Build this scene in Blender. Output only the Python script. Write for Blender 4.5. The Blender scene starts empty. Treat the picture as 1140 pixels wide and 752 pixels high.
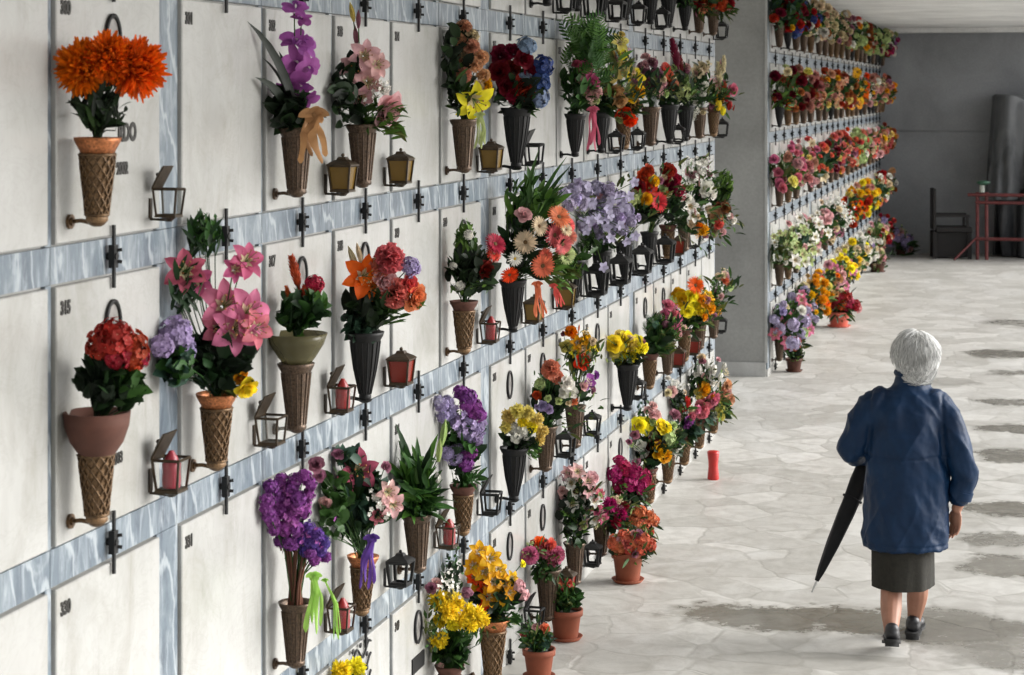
import bpy, math, random
from mathutils import Vector, Matrix, Quaternion, noise
R = math.radians
C = bpy.context.scene.collection
scene = bpy.context.scene
rng = random.Random(7)

# ------------------------------------------------------------------ camera geometry (metres)
EYE = 2.64
YAW = math.atan(573 / 2300)
FPX = 2300.0
ST, CT = math.sin(YAW), math.cos(YAW)
FW, RT, UP = Vector((-ST, CT, 0)), Vector((CT, ST, 0)), Vector((0, 0, 1))
EYEP = Vector((0, 0, EYE))
WX = -2.329                      # face of the niche wall


def ray(px, py, zc):
    return EYEP + FW * zc + RT * ((px - 570) / FPX * zc) + UP * ((102 - py) / FPX * zc)


def depth_of(p):
    return (Vector(p) - EYEP).dot(FW)


def wall_y(px, o):
    """distance along the corridor of a point o in front of the wall seen at column px"""
    a = -WX - o
    zc = FPX * a / (CT * (1143 - px))
    return (zc - a * ST) / CT


def floor_pt(px, py):
    zc = FPX * EYE / (py - 102)
    p = ray(px, py, zc)
    p.z = 0
    return p


# ------------------------------------------------------------------ mesh builder
class MB:
    def __init__(s):
        s.v, s.f, s.m, s.r, s.mats, s.smooth = [], [], [], [], [], True

    def mi(s, mat):
        if mat not in s.mats:
            s.mats.append(mat)
        return s.mats.index(mat)

    def grid(s, pts, mat, rnd=0.5, close_u=False):
        """pts: rows of equal-length lists of points"""
        b, nu, k = len(s.v), len(pts[0]), s.mi(mat)
        for row in pts:
            s.v.extend([tuple(p) for p in row])
        for i in range(len(pts) - 1):
            for j in range(nu if close_u else nu - 1):
                j2 = (j + 1) % nu
                s.f.append((b + i * nu + j, b + i * nu + j2, b + (i + 1) * nu + j2, b + (i + 1) * nu + j))
                s.m.append(k); s.r.append(rnd)

    def ngon(s, pts, mat, rnd=0.5):
        b = len(s.v)
        s.v.extend([tuple(p) for p in pts])
        s.f.append(tuple(range(b, b + len(pts)))); s.m.append(s.mi(mat)); s.r.append(rnd)

    def tube(s, pts, rad, mat, n=6, rnd=0.5, caps=True):
        pts = [Vector(p) for p in pts]
        if not hasattr(rad, '__len__'):
            rad = [rad] * len(pts)
        rows, prev = [], None
        for i, p in enumerate(pts):
            d = (pts[min(i + 1, len(pts) - 1)] - pts[max(i - 1, 0)]).normalized()
            if prev is None:
                a = d.cross(Vector((0, 0, 1)))
                if a.length < 1e-3:
                    a = d.cross(Vector((0, 1, 0)))
            else:
                a = prev - d * prev.dot(d)
            a.normalize(); prev = a
            b = d.cross(a)
            rows.append([p + (a * math.cos(t) + b * math.sin(t)) * rad[i] for t in [2 * math.pi * k / n for k in range(n)]])
        s.grid(rows, mat, rnd, True)
        if caps:
            s.ngon(rows[0][::-1], mat, rnd); s.ngon(rows[-1], mat, rnd)

    def box(s, lo, hi, mat, rnd=0.5, M=None):
        x0, y0, z0 = lo; x1, y1, z1 = hi
        P = [Vector(p) for p in ((x0, y0, z0), (x1, y0, z0), (x1, y1, z0), (x0, y1, z0), (x0, y0, z1), (x1, y0, z1), (x1, y1, z1), (x0, y1, z1))]
        if M is not None:
            P = [M @ p for p in P]
        b, k = len(s.v), s.mi(mat)
        s.v.extend([tuple(p) for p in P])
        for q in ((0, 3, 2, 1), (4, 5, 6, 7), (0, 1, 5, 4), (1, 2, 6, 5), (2, 3, 7, 6), (3, 0, 4, 7)):
            s.f.append(tuple(b + i for i in q)); s.m.append(k); s.r.append(rnd)

    def lathe(s, prof, mat, n=16, rnd=0.5, c=(0, 0, 0), sx=1, sy=1, top=True, bot=True):
        rows = [[(c[0] + r * sx * math.cos(2 * math.pi * k / n), c[1] + r * sy * math.sin(2 * math.pi * k / n), c[2] + z) for k in range(n)] for r, z in prof]
        s.grid(rows, mat, rnd, True)
        if bot: s.ngon(rows[0][::-1], mat, rnd)
        if top: s.ngon(rows[-1], mat, rnd)

    def ball(s, c, r, mat, nu=12, nv=8, rnd=0.5, M=None):
        r = Vector(r) if hasattr(r, '__len__') else Vector((r, r, r))
        rows = []
        for i in range(nv + 1):
            t = math.pi * (i + 0.02) / (nv + 0.04)
            row = []
            for k in range(nu):
                p = Vector((r.x * math.sin(t) * math.cos(2 * math.pi * k / nu), r.y * math.sin(t) * math.sin(2 * math.pi * k / nu), -r.z * math.cos(t)))
                row.append((M @ p if M is not None else p) + Vector(c))
            rows.append(row)
        s.grid(rows, mat, rnd, True)
        s.ngon(rows[0][::-1], mat, rnd); s.ngon(rows[-1], mat, rnd)

    def mesh(s, name, smooth=None):
        me = bpy.data.meshes.new(name)
        me.from_pydata(s.v, [], s.f)
        for m in s.mats:
            me.materials.append(m)
        me.polygons.foreach_set('material_index', s.m)
        me.polygons.foreach_set('use_smooth', [s.smooth if smooth is None else smooth] * len(s.f))
        at = me.attributes.new('tint', 'FLOAT', 'FACE')
        at.data.foreach_set('value', s.r)
        me.update()
        return me

    def build(s, name, parent=None, smooth=None, loc=None):
        return link(name, s.mesh(name, smooth), parent, loc)


def link(name, me, parent=None, loc=None):
    o = bpy.data.objects.new(name, me)
    C.objects.link(o)
    if parent is not None:
        o.parent = parent
    if loc is not None:
        o.location = loc
    return o


def bevel(o, w, seg=2):
    m = o.modifiers.new('bevel', 'BEVEL'); m.width = w; m.segments = seg; m.limit_method = 'ANGLE'
    return o


def tag(o, label=None, cat=None, group=None, kind=None):
    if label: o['label'] = label
    if cat: o['category'] = cat
    if group: o['group'] = group
    if kind: o['kind'] = kind
    return o


def thing(name, label, cat, loc=(0, 0, 0), group=None, rotz=0):
    o = bpy.data.objects.new(name, None); C.objects.link(o)
    o.location = loc; o.rotation_euler = (0, 0, rotz); o.empty_display_size = .05
    return tag(o, label, cat, group)


# ------------------------------------------------------------------ materials
def newmat(name):
    m = bpy.data.materials.new(name); m.use_nodes = True
    nt = m.node_tree
    return m, nt, nt.nodes['Principled BSDF']


def N(nt, t, **kw):
    n = nt.nodes.new(t)
    for k, v in kw.items():
        if k in n.inputs: n.inputs[k].default_value = v
        else: setattr(n, k, v)
    return n


def L(nt, a, b): nt.links.new(a, b)


def ramp(nt, stops):
    n = nt.nodes.new('ShaderNodeValToRGB')
    while len(n.color_ramp.elements) < len(stops): n.color_ramp.elements.new(0.5)
    for e, (p, c) in zip(n.color_ramp.elements, stops):
        e.position = p; e.color = (*c, 1) if len(c) == 3 else c
    return n


def mixc(nt, fac, a, b, blend='MIX'):
    n = nt.nodes.new('ShaderNodeMix'); n.data_type = 'RGBA'; n.blend_type = blend
    for s, v in ((n.inputs[0], fac), (n.inputs[6], a), (n.inputs[7], b)):
        if hasattr(v, 'links'): L(nt, v, s)
        elif hasattr(v, '__len__'): s.default_value = (*v, 1) if len(v) == 3 else v
        else: s.default_value = v
    return n.outputs[2]


def math_n(nt, op, a, b=None, c=None):
    n = nt.nodes.new('ShaderNodeMath'); n.operation = op
    for i, v in enumerate((a, b, c)):
        if v is None: continue
        if hasattr(v, 'links'): L(nt, v, n.inputs[i])
        else: n.inputs[i].default_value = v
    return n.outputs[0]


def coords(nt, scale=(1, 1, 1), src='Object'):
    t = N(nt, 'ShaderNodeTexCoord'); m = N(nt, 'ShaderNodeMapping'); m.inputs['Scale'].default_value = scale
    L(nt, t.outputs[src], m.inputs[0])
    return m.outputs[0]


def worldpos(nt, scale=(1, 1, 1)):
    t = N(nt, 'ShaderNodeNewGeometry'); m = N(nt, 'ShaderNodeMapping'); m.inputs['Scale'].default_value = scale
    L(nt, t.outputs['Position'], m.inputs[0])
    return m.outputs[0]


def noise_n(nt, vec, scale, detail=4, rough=.55, dist=0):
    n = N(nt, 'ShaderNodeTexNoise', Scale=scale, Detail=detail, Roughness=rough, Distortion=dist)
    L(nt, vec, n.inputs['Vector'])
    return n.outputs['Fac']


def bump(nt, bs, h, strength=.3, dist=.01):
    b = N(nt, 'ShaderNodeBump', Strength=strength, Distance=dist)
    L(nt, h, b.inputs['Height']); L(nt, b.outputs[0], bs.inputs['Normal'])


def simple(name, col, rough=.5, metal=0, var=.25, scale=30, bmp=0, spec=.5):
    m, nt, bs = newmat(name)
    n = noise_n(nt, coords(nt), scale)
    lo = tuple(c * (1 - var) for c in col); hi = tuple(min(1, c * (1 + var)) for c in col)
    rp = ramp(nt, [(.3, lo), (.7, hi)]); L(nt, n, rp.inputs[0]); L(nt, rp.outputs[0], bs.inputs['Base Color'])
    bs.inputs['Roughness'].default_value = rough; bs.inputs['Metallic'].default_value = metal
    bs.inputs['Specular IOR Level'].default_value = spec
    if bmp: bump(nt, bs, n, bmp, .004)
    return m


def petal_mat(name, col, var=.34, trans=.36, hue=.02, rough=.6):
    """living tissue: tint varies from petal to petal, thin enough to let light through"""
    m, nt, bs = newmat(name)
    at = N(nt, 'ShaderNodeAttribute', attribute_name='tint')
    oi = N(nt, 'ShaderNodeObjectInfo')
    hs = N(nt, 'ShaderNodeHueSaturation'); hs.inputs['Color'].default_value = (*col, 1)
    v = math_n(nt, 'MULTIPLY_ADD', at.outputs['Fac'], 2 * var, 1 - var)
    n = noise_n(nt, coords(nt), 3)
    v = math_n(nt, 'MULTIPLY', v, math_n(nt, 'MULTIPLY_ADD', n, .5, .75))
    L(nt, v, hs.inputs['Value'])
    L(nt, math_n(nt, 'MULTIPLY_ADD', oi.outputs['Random'], hue * 2, .5 - hue), hs.inputs['Hue'])
    L(nt, hs.outputs[0], bs.inputs['Base Color'])
    bs.inputs['Roughness'].default_value = rough
    bs.inputs['Specular IOR Level'].default_value = .25
    tr = N(nt, 'ShaderNodeBsdfTranslucent'); L(nt, hs.outputs[0], tr.inputs[0])
    mx = N(nt, 'ShaderNodeMixShader'); mx.inputs[0].default_value = trans
    L(nt, bs.outputs[0], mx.inputs[1]); L(nt, tr.outputs[0], mx.inputs[2])
    L(nt, mx.outputs[0], nt.nodes['Material Output'].inputs[0])
    return m


COL = dict(
    orange=(.74, .11, .004), redorange=(.5, .06, .018), red=(.36, .016, .018), darkred=(.15, .006, .012), magenta=(.36, .012, .085),
    purple=(.24, .055, .27), orchid=(.33, .085, .33), violet=(.10, .05, .28), lavender=(.40, .32, .53), lilac=(.43, .38, .52), blue=(.035, .05, .2), paleblue=(.22, .28, .42),
    pink=(.58, .16, .24), hotpink=(.5, .1, .19), palepink=(.66, .38, .38), salmon=(.6, .17, .13), coral=(.66, .145, .085), peach=(.64, .34, .2),
    cream=(.66, .55, .36), white=(.72, .7, .64), yellow=(.82, .68, .03), paleyellow=(.66, .55, .16), gold=(.7, .36, .008), tan=(.42, .24, .1), mauve=(.3, .12, .17), palegreen=(.4, .48, .2), lime=(.38, .62, .12), rust=(.34, .085, .03), dusk=(.45, .2, .16), brown=(.17, .06, .02))
PM = {k: petal_mat('petal_' + k, v) for k, v in COL.items()}
GREEN = dict(dark=(.017, .040, .013), mid=(.033, .082, .017), light=(.075, .16, .025), blue=(.03, .065, .042), olive=(.07, .085, .018), black=(.011, .019, .010), lime=(.3, .62, .06), brownstem=(.13, .055, .03))
GM = {k: petal_mat('leaf_' + k, v, .4, .18, .015, .5) for k, v in GREEN.items()}
M_stamen = simple('stamen', (.25, .09, .02), .7)
M_disc = simple('flower_disc', (.1, .05, .015), .9, bmp=.5)
M_discy = simple('flower_disc_yellow', (.5, .33, .03), .9, bmp=.5)


# ------------------------------------------------------------------ petals and flower heads (radius about 1, facing +Z)
def petal(mb, mat, az, base_r, tilt0, tilt1, length, width, prof, cup=0., nseg=4, z0=0., ruffle=0., rnd=.5, nu=3, c=None, roll=0.):
    """a petal growing from the head's centre: it leaves at angle tilt0 from the axis and bends to tilt1 at its tip"""
    ca, sa = math.cos(az), math.sin(az)
    r, z = base_r, z0
    rows = []
    for i in range(nseg + 1):
        t = i / nseg
        ang = tilt0 + (tilt1 - tilt0) * t
        if i:
            r += math.sin(ang) * length / nseg; z += math.cos(ang) * length / nseg
        w = width * prof(t)
        row = []
        for j in range(nu):
            u = (j / (nu - 1) - .5) * 2
            lift = cup * w * (u * u) + ruffle * length * t * math.sin(u * 5 + az * 7) * .5
            nr, nz = -math.cos(ang), math.sin(ang)
            rr, zz = r + nr * lift, z + nz * lift
            row.append(Vector((rr * ca - u * w * sa, rr * sa + u * w * ca, zz + roll * u * w)))
        rows.append(row)
    if c is not None:
        rows = [[c @ p for p in row] for row in rows]
    mb.grid(rows, mat, rnd)


P_round = lambda t: math.sin(math.pi * min(1, .12 + .8 * t)) ** .7
P_point = lambda t: (math.sin(math.pi * (.1 + .9 * t)) ** .8) * .98 + .02
P_strap = lambda t: (.45 + .55 * math.sin(math.pi * min(1, t * .8 + .1))) * (1 if t < .9 else .6)
P_fan = lambda t: .15 + .85 * t ** .7


def f_pompom(mat, r, n=380):
    mb = MB()
    for k in range(n):
        t = (k + .5) / n
        pol = math.acos(1 - t * 1.5)
        az = k * 2.39996 + r.uniform(-.1, .1)
        ln = .62 + r.uniform(-.14, .12)
        q = Quaternion((0, 0, 1), az) @ Quaternion((0, 1, 0), pol)
        Mx = Matrix.Translation(Vector((0, 0, .05))) @ q.to_matrix().to_4x4()
        w = .06 if n > 150 else .115
        petal(mb, mat, 0, 0, r.uniform(-.15, .25), r.uniform(-1.1, .15), ln, w, P_strap, .5, 3, .32 + r.uniform(-.06, .06), 0, r.random(), 3, Mx)
    mb.ball((0, 0, .05), .38, mat, 8, 6, .2)
    return mb


def f_rose(mat, r, n=24, ruff=.05):
    mb = MB()
    for k in range(n):
        t = k / n
        petal(mb, mat, k * 2.39996, .04 + .16 * t, .05 + .9 * t, .1 + 1.7 * t * t + .15, .75 + .25 * t, .2 + .42 * t, P_round, .55 - .3 * t, 4, -.25 + .1 * (1 - t), ruff, r.random(), 5)
    return mb


def f_carnation(mat, r, n=44):
    mb = MB()
    for k in range(n):
        t = (k + .5) / n
        petal(mb, mat, k * 2.39996, .03, .1 + 1.35 * t, .2 + 1.6 * t, .85 + r.uniform(-.1, .1), .3, P_fan, .2, 3, -.15, .35, r.random(), 5)
    return mb


def f_lily(mat, r, throat='cream', n=6):
    mb = MB()
    for k in range(n):
        az = k * 2 * math.pi / n + r.uniform(-.08, .08)
        inner = k % 2
        petal(mb, mat, az, .06, .45, 1.75 + r.uniform(-.15, .3), 1.12, .3 + .07 * inner, P_point, .35, 6, -.35, .03, .25 + .5 * r.random(), 5)
        petal(mb, PM[throat], az, .065, .45, .95, .5, .11, P_point, .5, 3, -.335, 0, .5, 3)
    for k in range(6):
        az = k * math.pi / 3 + .5
        d = Vector((math.cos(az) * .3, math.sin(az) * .3, .55))
        mb.tube([(0, 0, -.2), d * .6, d], .014, GM['light'], 4, caps=False)
        mb.ball(d, (.05, .05, .03), M_stamen, 6, 4)
    return mb


def f_gerbera(mat, r, disc=None, n=26):
    mb = MB()
    for ring in range(2):
        for k in range(n):
            az = (k + .5 * ring) * 2 * math.pi / n + r.uniform(-.05, .05)
            petal(mb, mat, az, .22, 1.25 - .2 * ring, 1.6 - .25 * ring, .78 - .12 * ring, .085, P_strap, .2, 3, .02 + .05 * ring, 0, r.random())
    for k in range(18):
        az = k * 2 * math.pi / 18
        petal(mb, mat, az, .16, .7, 1.1, .22, .05, P_strap, .2, 2, .06, 0, r.random() * .6)
    mb.ball((0, 0, .02), (.22, .22, .1), disc or M_disc, 10, 6)
    return mb


def f_orchid(mat, r):
    mb = MB()
    for az, w, ln in ((0, .5, .95), (math.pi, .5, .95), (math.pi / 2, .3, 1.), (math.pi * 1.25, .28, .95), (math.pi * 1.75, .28, .95)):
        petal(mb, mat, az, .03, 1.2, 1.75, ln, w, P_round, .15, 5, 0, .08, .3 + .5 * r.random(), 5)
    petal(mb, PM['purple'], -math.pi / 2, .02, .5, 1.7, .55, .22, P_round, .8, 4, .05, .1, .4, 5)
    petal(mb, PM['white'], -math.pi / 2, .02, .3, .6, .25, .08, P_round, .8, 3, .08, 0, .5, 3)
    return mb


def f_umbel(mat, r, n=52, flat=.8, size=.30, disc='cream'):
    mb = MB()
    mb.ball((0, 0, .0), (.5, .5, .5 * flat), mat, 9, 6, .05)
    for k in range(n):
        t = (k + .5) / n
        pol = math.acos(1 - t * 1.1); az = k * 2.39996
        d = Vector((math.sin(pol) * math.cos(az), math.sin(pol) * math.sin(az), math.cos(pol)))
        q = d.to_track_quat('Z', 'Y') @ Quaternion((0, 0, 1), r.uniform(0, 3)) @ Quaternion((1, 0, 0), r.uniform(-.6, .6))
        c = Vector((d.x, d.y, d.z * flat)) * (.86 + r.uniform(-.26, .16))
        Mx = Matrix.Translation(c) @ q.to_matrix().to_4x4()
        rn = r.random()
        for j in range(5):
            petal(mb, mat, j * 2 * math.pi / 5, .01, 1.1, 1.6, size, size * .52, P_round, .25, 3, 0, .05, min(1, max(0, rn + r.uniform(-.2, .2))), 3, Mx)
        mb.tube([c * .2, c], .02, GM['mid'], 3, caps=False)
        mb.ball(c, .028, PM[disc], 5, 3)
    return mb


def f_spike(mat, r, n=70):
    mb = MB()
    for k in range(n):
        t = k / n
        az = k * 2.39996
        rad = .34 * math.sin(math.pi * (.15 + .83 * t)) + .03
        Mx = Matrix.Translation((0, 0, -.8 + 1.8 * t)) @ Matrix.Rotation(az, 4, 'Z') @ Matrix.Translation((rad * .5, 0, 0))
        petal(mb, mat, 0, 0, .9, .3, .34, .1, P_round, .5, 3, 0, 0, r.random(), 3, Mx)
    mb.tube([(0, 0, -1), (0, 0, .9)], .08, mat, 5, .2)
    return mb


def f_tulip(mat, r):
    mb = MB()
    for k in range(6):
        petal(mb, mat, k * math.pi / 3, .04, .75, -.25, 1.35, .36, P_point, .35, 5, -.6, .02, r.random(), 5)
    return mb


def f_bud(mat, r):
    mb = MB()
    for k in range(5):
        petal(mb, mat, k * 2 * math.pi / 5, .03, .35, -.3, 1.7, .22, P_point, .6, 5, -.8, 0, r.random(), 3)
    return mb


def f_sprig(mat, r, n=26):
    mb = MB()
    for k in range(n):
        d = Vector((r.gauss(0, .5), r.gauss(0, .5), r.uniform(-.2, .7)))
        mb.tube([(0, 0, -.8), d], .012, GM['light'], 3, caps=False)
        Mx = Matrix.Translation(d) @ Matrix.Rotation(r.uniform(0, 3), 4, 'Z') @ Matrix.Rotation(r.uniform(-.7, .7), 4, 'X')
        for j in range(5):
            petal(mb, mat, j * 1.2566, .01, .9, 1.5, .16, .07, P_round, .2, 2, 0, 0, r.random(), 3, Mx)
    return mb


KIND = dict(pompom=f_pompom, mum=lambda m, r: f_pompom(m, r, 110), rose=f_rose, carnation=f_carnation, lily=f_lily, gerbera=f_gerbera, daisy=lambda m, r: f_gerbera(m, r, M_discy, 16),
            orchid=f_orchid, umbel=f_umbel, statice=lambda m, r: f_umbel(m, r, 120, 1.1, .21, 'lavender'), spike=f_spike, tulip=f_tulip, bud=f_bud, sprig=f_sprig)
NAME = dict(pompom='chrysanthemum_bloom', mum='chrysanthemum_bloom', rose='rose_bloom', carnation='carnation_bloom', lily='lily_bloom', gerbera='gerbera_bloom', daisy='daisy_bloom', orchid='orchid_bloom',
            umbel='flower_cluster', statice='flower_cluster', spike='flower_spike', tulip='tulip_bloom', bud='flower_bud', sprig='flower_sprig')
_bloom = {}


def bloom_mesh(kind, col):
    key = (kind, col, rng.randrange(2))
    if key not in _bloom:
        _bloom[key] = KIND[kind](PM[col], random.Random(str(key))).mesh(NAME[kind])
    return _bloom[key]


def add_bloom(parent, kind, col, p, face, size):
    o = link(NAME[kind], bloom_mesh(kind, col), parent)
    q = face.to_track_quat('Z', 'Y') @ Quaternion((0, 0, 1), rng.uniform(0, 6.28))
    o.rotation_mode = 'QUATERNION'; o.rotation_quaternion = q
    o.location = p - parent.location if parent else p
    o.scale = (size,) * 3
    return o


# ------------------------------------------------------------------ leaves
def leaf(mb, base, d, nrm, ln, w, mat, droop=.5, fold=.3, n=4, prof=P_point, rnd=.5):
    d = d.normalized(); side = d.cross(nrm)
    if side.length < 1e-3: side = d.orthogonal()
    side.normalize()
    p = Vector(base); rows = []
    for i in range(n + 1):
        t = i / n
        up = side.cross(d).normalized()
        ww = w * prof(t) * .5
        rows.append([p + side * ww + up * ww * fold, p.copy(), p - side * ww + up * ww * fold])
        p = p + d * (ln / n)
        d = (d + Vector((0, 0, -1)) * droop / n).normalized()
    mb.grid(rows, mat, rnd)


def fern(mb, base, d, ln, mat, rnd):
    d = d.normalized(); p = Vector(base); n = 9
    side = d.cross(Vector((.6, -.7, .3))).normalized()
    pts = [p.copy()]
    for i in range(n):
        p = p + d * ln / n; pts.append(p.copy())
        d = (d + Vector((0, 0, -.09))).normalized()
        s = ln * .3 * math.sin(math.pi * (.2 + .75 * i / n))
        for sg in (1, -1):
            leaf(mb, p, (side * sg + d * .8), side.cross(d), s, s * .28, mat, .3, .2, 2, rnd=rnd)
    mb.tube(pts, .0012, mat, 3, caps=False)


def rand_unit(r):
    while True:
        v = Vector((r.uniform(-1, 1), r.uniform(-1, 1), r.uniform(-1, 1)))
        if .05 < v.length < 1: return v.normalized()


def leaves_into(mb, mouth, centre, rad, n, size, kind, cols, r, minx=None):
    for k in range(n):
        u = rand_unit(r) * (r.random() ** .45)
        p = centre + Vector((u.x * rad.x, u.y * rad.y, u.z * rad.z))
        d = ((p - mouth).normalized() + rand_unit(r) * .7 + Vector((.1, -.1, 0))).normalized()
        ln = size * r.uniform(.6, 1.25)
        b = p - d * ln * .5
        if minx is not None:
            b.x = max(b.x, minx + .004)
            if b.x + d.x * ln < minx: d.x = abs(d.x)
        m = GM[r.choice(cols)]
        nr = (rand_unit(r) + Vector((.5, -.7, .6))).normalized()
        rn = r.random()
        if kind == 'fern': fern(mb, b, d, ln * 1.4, m, rn)
        elif kind == 'blade': leaf(mb, mouth + rand_unit(r) * .01, (p - mouth).normalized() + Vector((0, 0, .5)), nr, (p - mouth).length * 1.35, size * .16, m, 1.1, .25, 7, rnd=rn)
        elif kind == 'lance': leaf(mb, b, d, nr, ln, ln * .24, m, .5, .3, 4, rnd=rn)
        elif kind == 'tiny': leaf(mb, b, d, nr, ln * .6, ln * .3, m, .3, .2, 2, rnd=rn)
        else: leaf(mb, b, d, nr, ln, ln * .55, m, .7, .3, 4, rnd=rn)
        if kind in ('broad', 'lance') and k % (3 if (p - mouth).length < .13 else 9) == 0:
            mb.tube([mouth + rand_unit(r) * .012, (mouth + b) / 2 + Vector((0, 0, .01)), b], .0018, m, 3, rn, False)
# ------------------------------------------------------------------ setting materials
def marble_white():
    m, nt, bs = newmat('white_marble')
    w = worldpos(nt)
    big = noise_n(nt, w, 1.7, 5, .6)
    streak = noise_n(nt, worldpos(nt, (4, 5, 1.2)), 1.6, 5, .6, 1.2)
    vein = noise_n(nt, worldpos(nt, (1, 1, 1.6)), 5, 6, .7, 1.5)
    c = ramp(nt, [(.3, (.33, .33, .315)), (.48, (.40, .40, .385)), (.7, (.455, .455, .445))]); L(nt, big, c.inputs[0])
    s = ramp(nt, [(.36, (.93, .93, .92)), (.6, (1, 1, 1))]); L(nt, streak, s.inputs[0])
    o = mixc(nt, 1, c.outputs[0], s.outputs[0], 'MULTIPLY')
    v = ramp(nt, [(.47, (1, 1, 1)), (.5, (.9, .9, .89)), (.53, (1, 1, 1))]); L(nt, vein, v.inputs[0])
    o = mixc(nt, .7, o, v.outputs[0], 'MULTIPLY')
    st = noise_n(nt, worldpos(nt, (1, 1, .55)), 2.6, 7, .72, 1.1)
    sr = ramp(nt, [(.36, (.80, .79, .75)), (.5, (1, 1, 1)), (.64, (1, 1, 1)), (.72, (1.1, 1.1, 1.1))]); L(nt, st, sr.inputs[0])
    o = mixc(nt, .75, o, sr.outputs[0], 'MULTIPLY')
    dr = noise_n(nt, worldpos(nt, (8, 16, .6)), 2.2, 4, .6, .3)
    dd = ramp(nt, [(.62, (1, 1, 1)), (.74, (.80, .79, .76))]); L(nt, dr, dd.inputs[0])
    o = mixc(nt, .6, o, dd.outputs[0], 'MULTIPLY')
    oi = N(nt, 'ShaderNodeObjectInfo')
    o2 = mixc(nt, math_n(nt, 'MULTIPLY', oi.outputs['Random'], .3), o, (.30, .297, .28))
    L(nt, o2, bs.inputs['Base Color'])
    bs.inputs['Roughness'].default_value = .26
    bump(nt, bs, vein, .06, .003)
    return m


def marble_grey():
    m, nt, bs = newmat('grey_veined_marble')
    w = worldpos(nt, (1, 1.5, .55))
    d = noise_n(nt, w, 4.2, 8, .7, 1.6)
    c = ramp(nt, [(.28, (.045, .06, .08)), (.47, (.115, .145, .175)), (.56, (.145, .178, .205)), (.7, (.28, .31, .335))]); L(nt, d, c.inputs[0])
    wv = N(nt, 'ShaderNodeTexWave', Scale=2.1, Distortion=9., Detail=5., wave_type='BANDS', bands_direction='DIAGONAL')
    wv.inputs['Detail Scale'].default_value = 1.3
    L(nt, worldpos(nt, (1, 2.2, .9)), wv.inputs[0])
    v = ramp(nt, [(.0, (0, 0, 0)), (.91, (0, 0, 0)), (1., (.5, .5, .5))]); L(nt, wv.outputs['Fac'], v.inputs[0])
    n2 = noise_n(nt, worldpos(nt, (1, 2.6, .5)), 9, 6, .7, 1.2)
    v2 = ramp(nt, [(.5, (0, 0, 0)), (.68, (.75, .75, .75))]); L(nt, n2, v2.inputs[0])
    o = mixc(nt, v.outputs[0], c.outputs[0], (.5, .54, .56))
    o = mixc(nt, v2.outputs[0], o, (.37, .41, .44))
    L(nt, o, bs.inputs['Base Color']); bs.inputs['Roughness'].default_value = .35
    return m


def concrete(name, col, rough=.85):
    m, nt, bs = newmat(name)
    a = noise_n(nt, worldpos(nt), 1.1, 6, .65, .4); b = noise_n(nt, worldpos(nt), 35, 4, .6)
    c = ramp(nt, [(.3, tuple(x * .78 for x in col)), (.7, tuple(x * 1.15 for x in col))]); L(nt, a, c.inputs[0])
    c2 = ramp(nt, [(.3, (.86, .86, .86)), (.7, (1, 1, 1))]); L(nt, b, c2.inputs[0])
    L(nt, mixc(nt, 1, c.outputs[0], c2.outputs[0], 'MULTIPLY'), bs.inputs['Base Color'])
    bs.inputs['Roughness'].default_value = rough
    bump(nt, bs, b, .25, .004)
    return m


# damp stains on the paving: (x, y, half width across, half length along, strength)
STAINS = []
def stain_px(px, py, wpx, hpx, s):
    p = floor_pt(px, py); sc = FPX / depth_of(p)
    q = floor_pt(px, py + hpx)
    STAINS.append((p.x, p.y, wpx / sc, abs(p.y - q.y), s))
for a in ((850, 686, 108, 15, 1), (950, 690, 75, 13, 1), (1060, 700, 100, 22, .9), (1120, 722, 70, 25, .8), (1115, 394, 40, 5, 1), (1120, 448, 36, 5, 1), (1125, 478, 36, 6, 1), (1128, 507, 40, 8, 1),
          (1120, 566, 44, 9, 1), (1110, 600, 50, 8, .8), (1125, 630, 60, 12, .9), (1060, 425, 30, 4, .5), (1135, 360, 40, 4, .7), (1130, 415, 30, 3, .8)):
    stain_px(*a)


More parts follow.
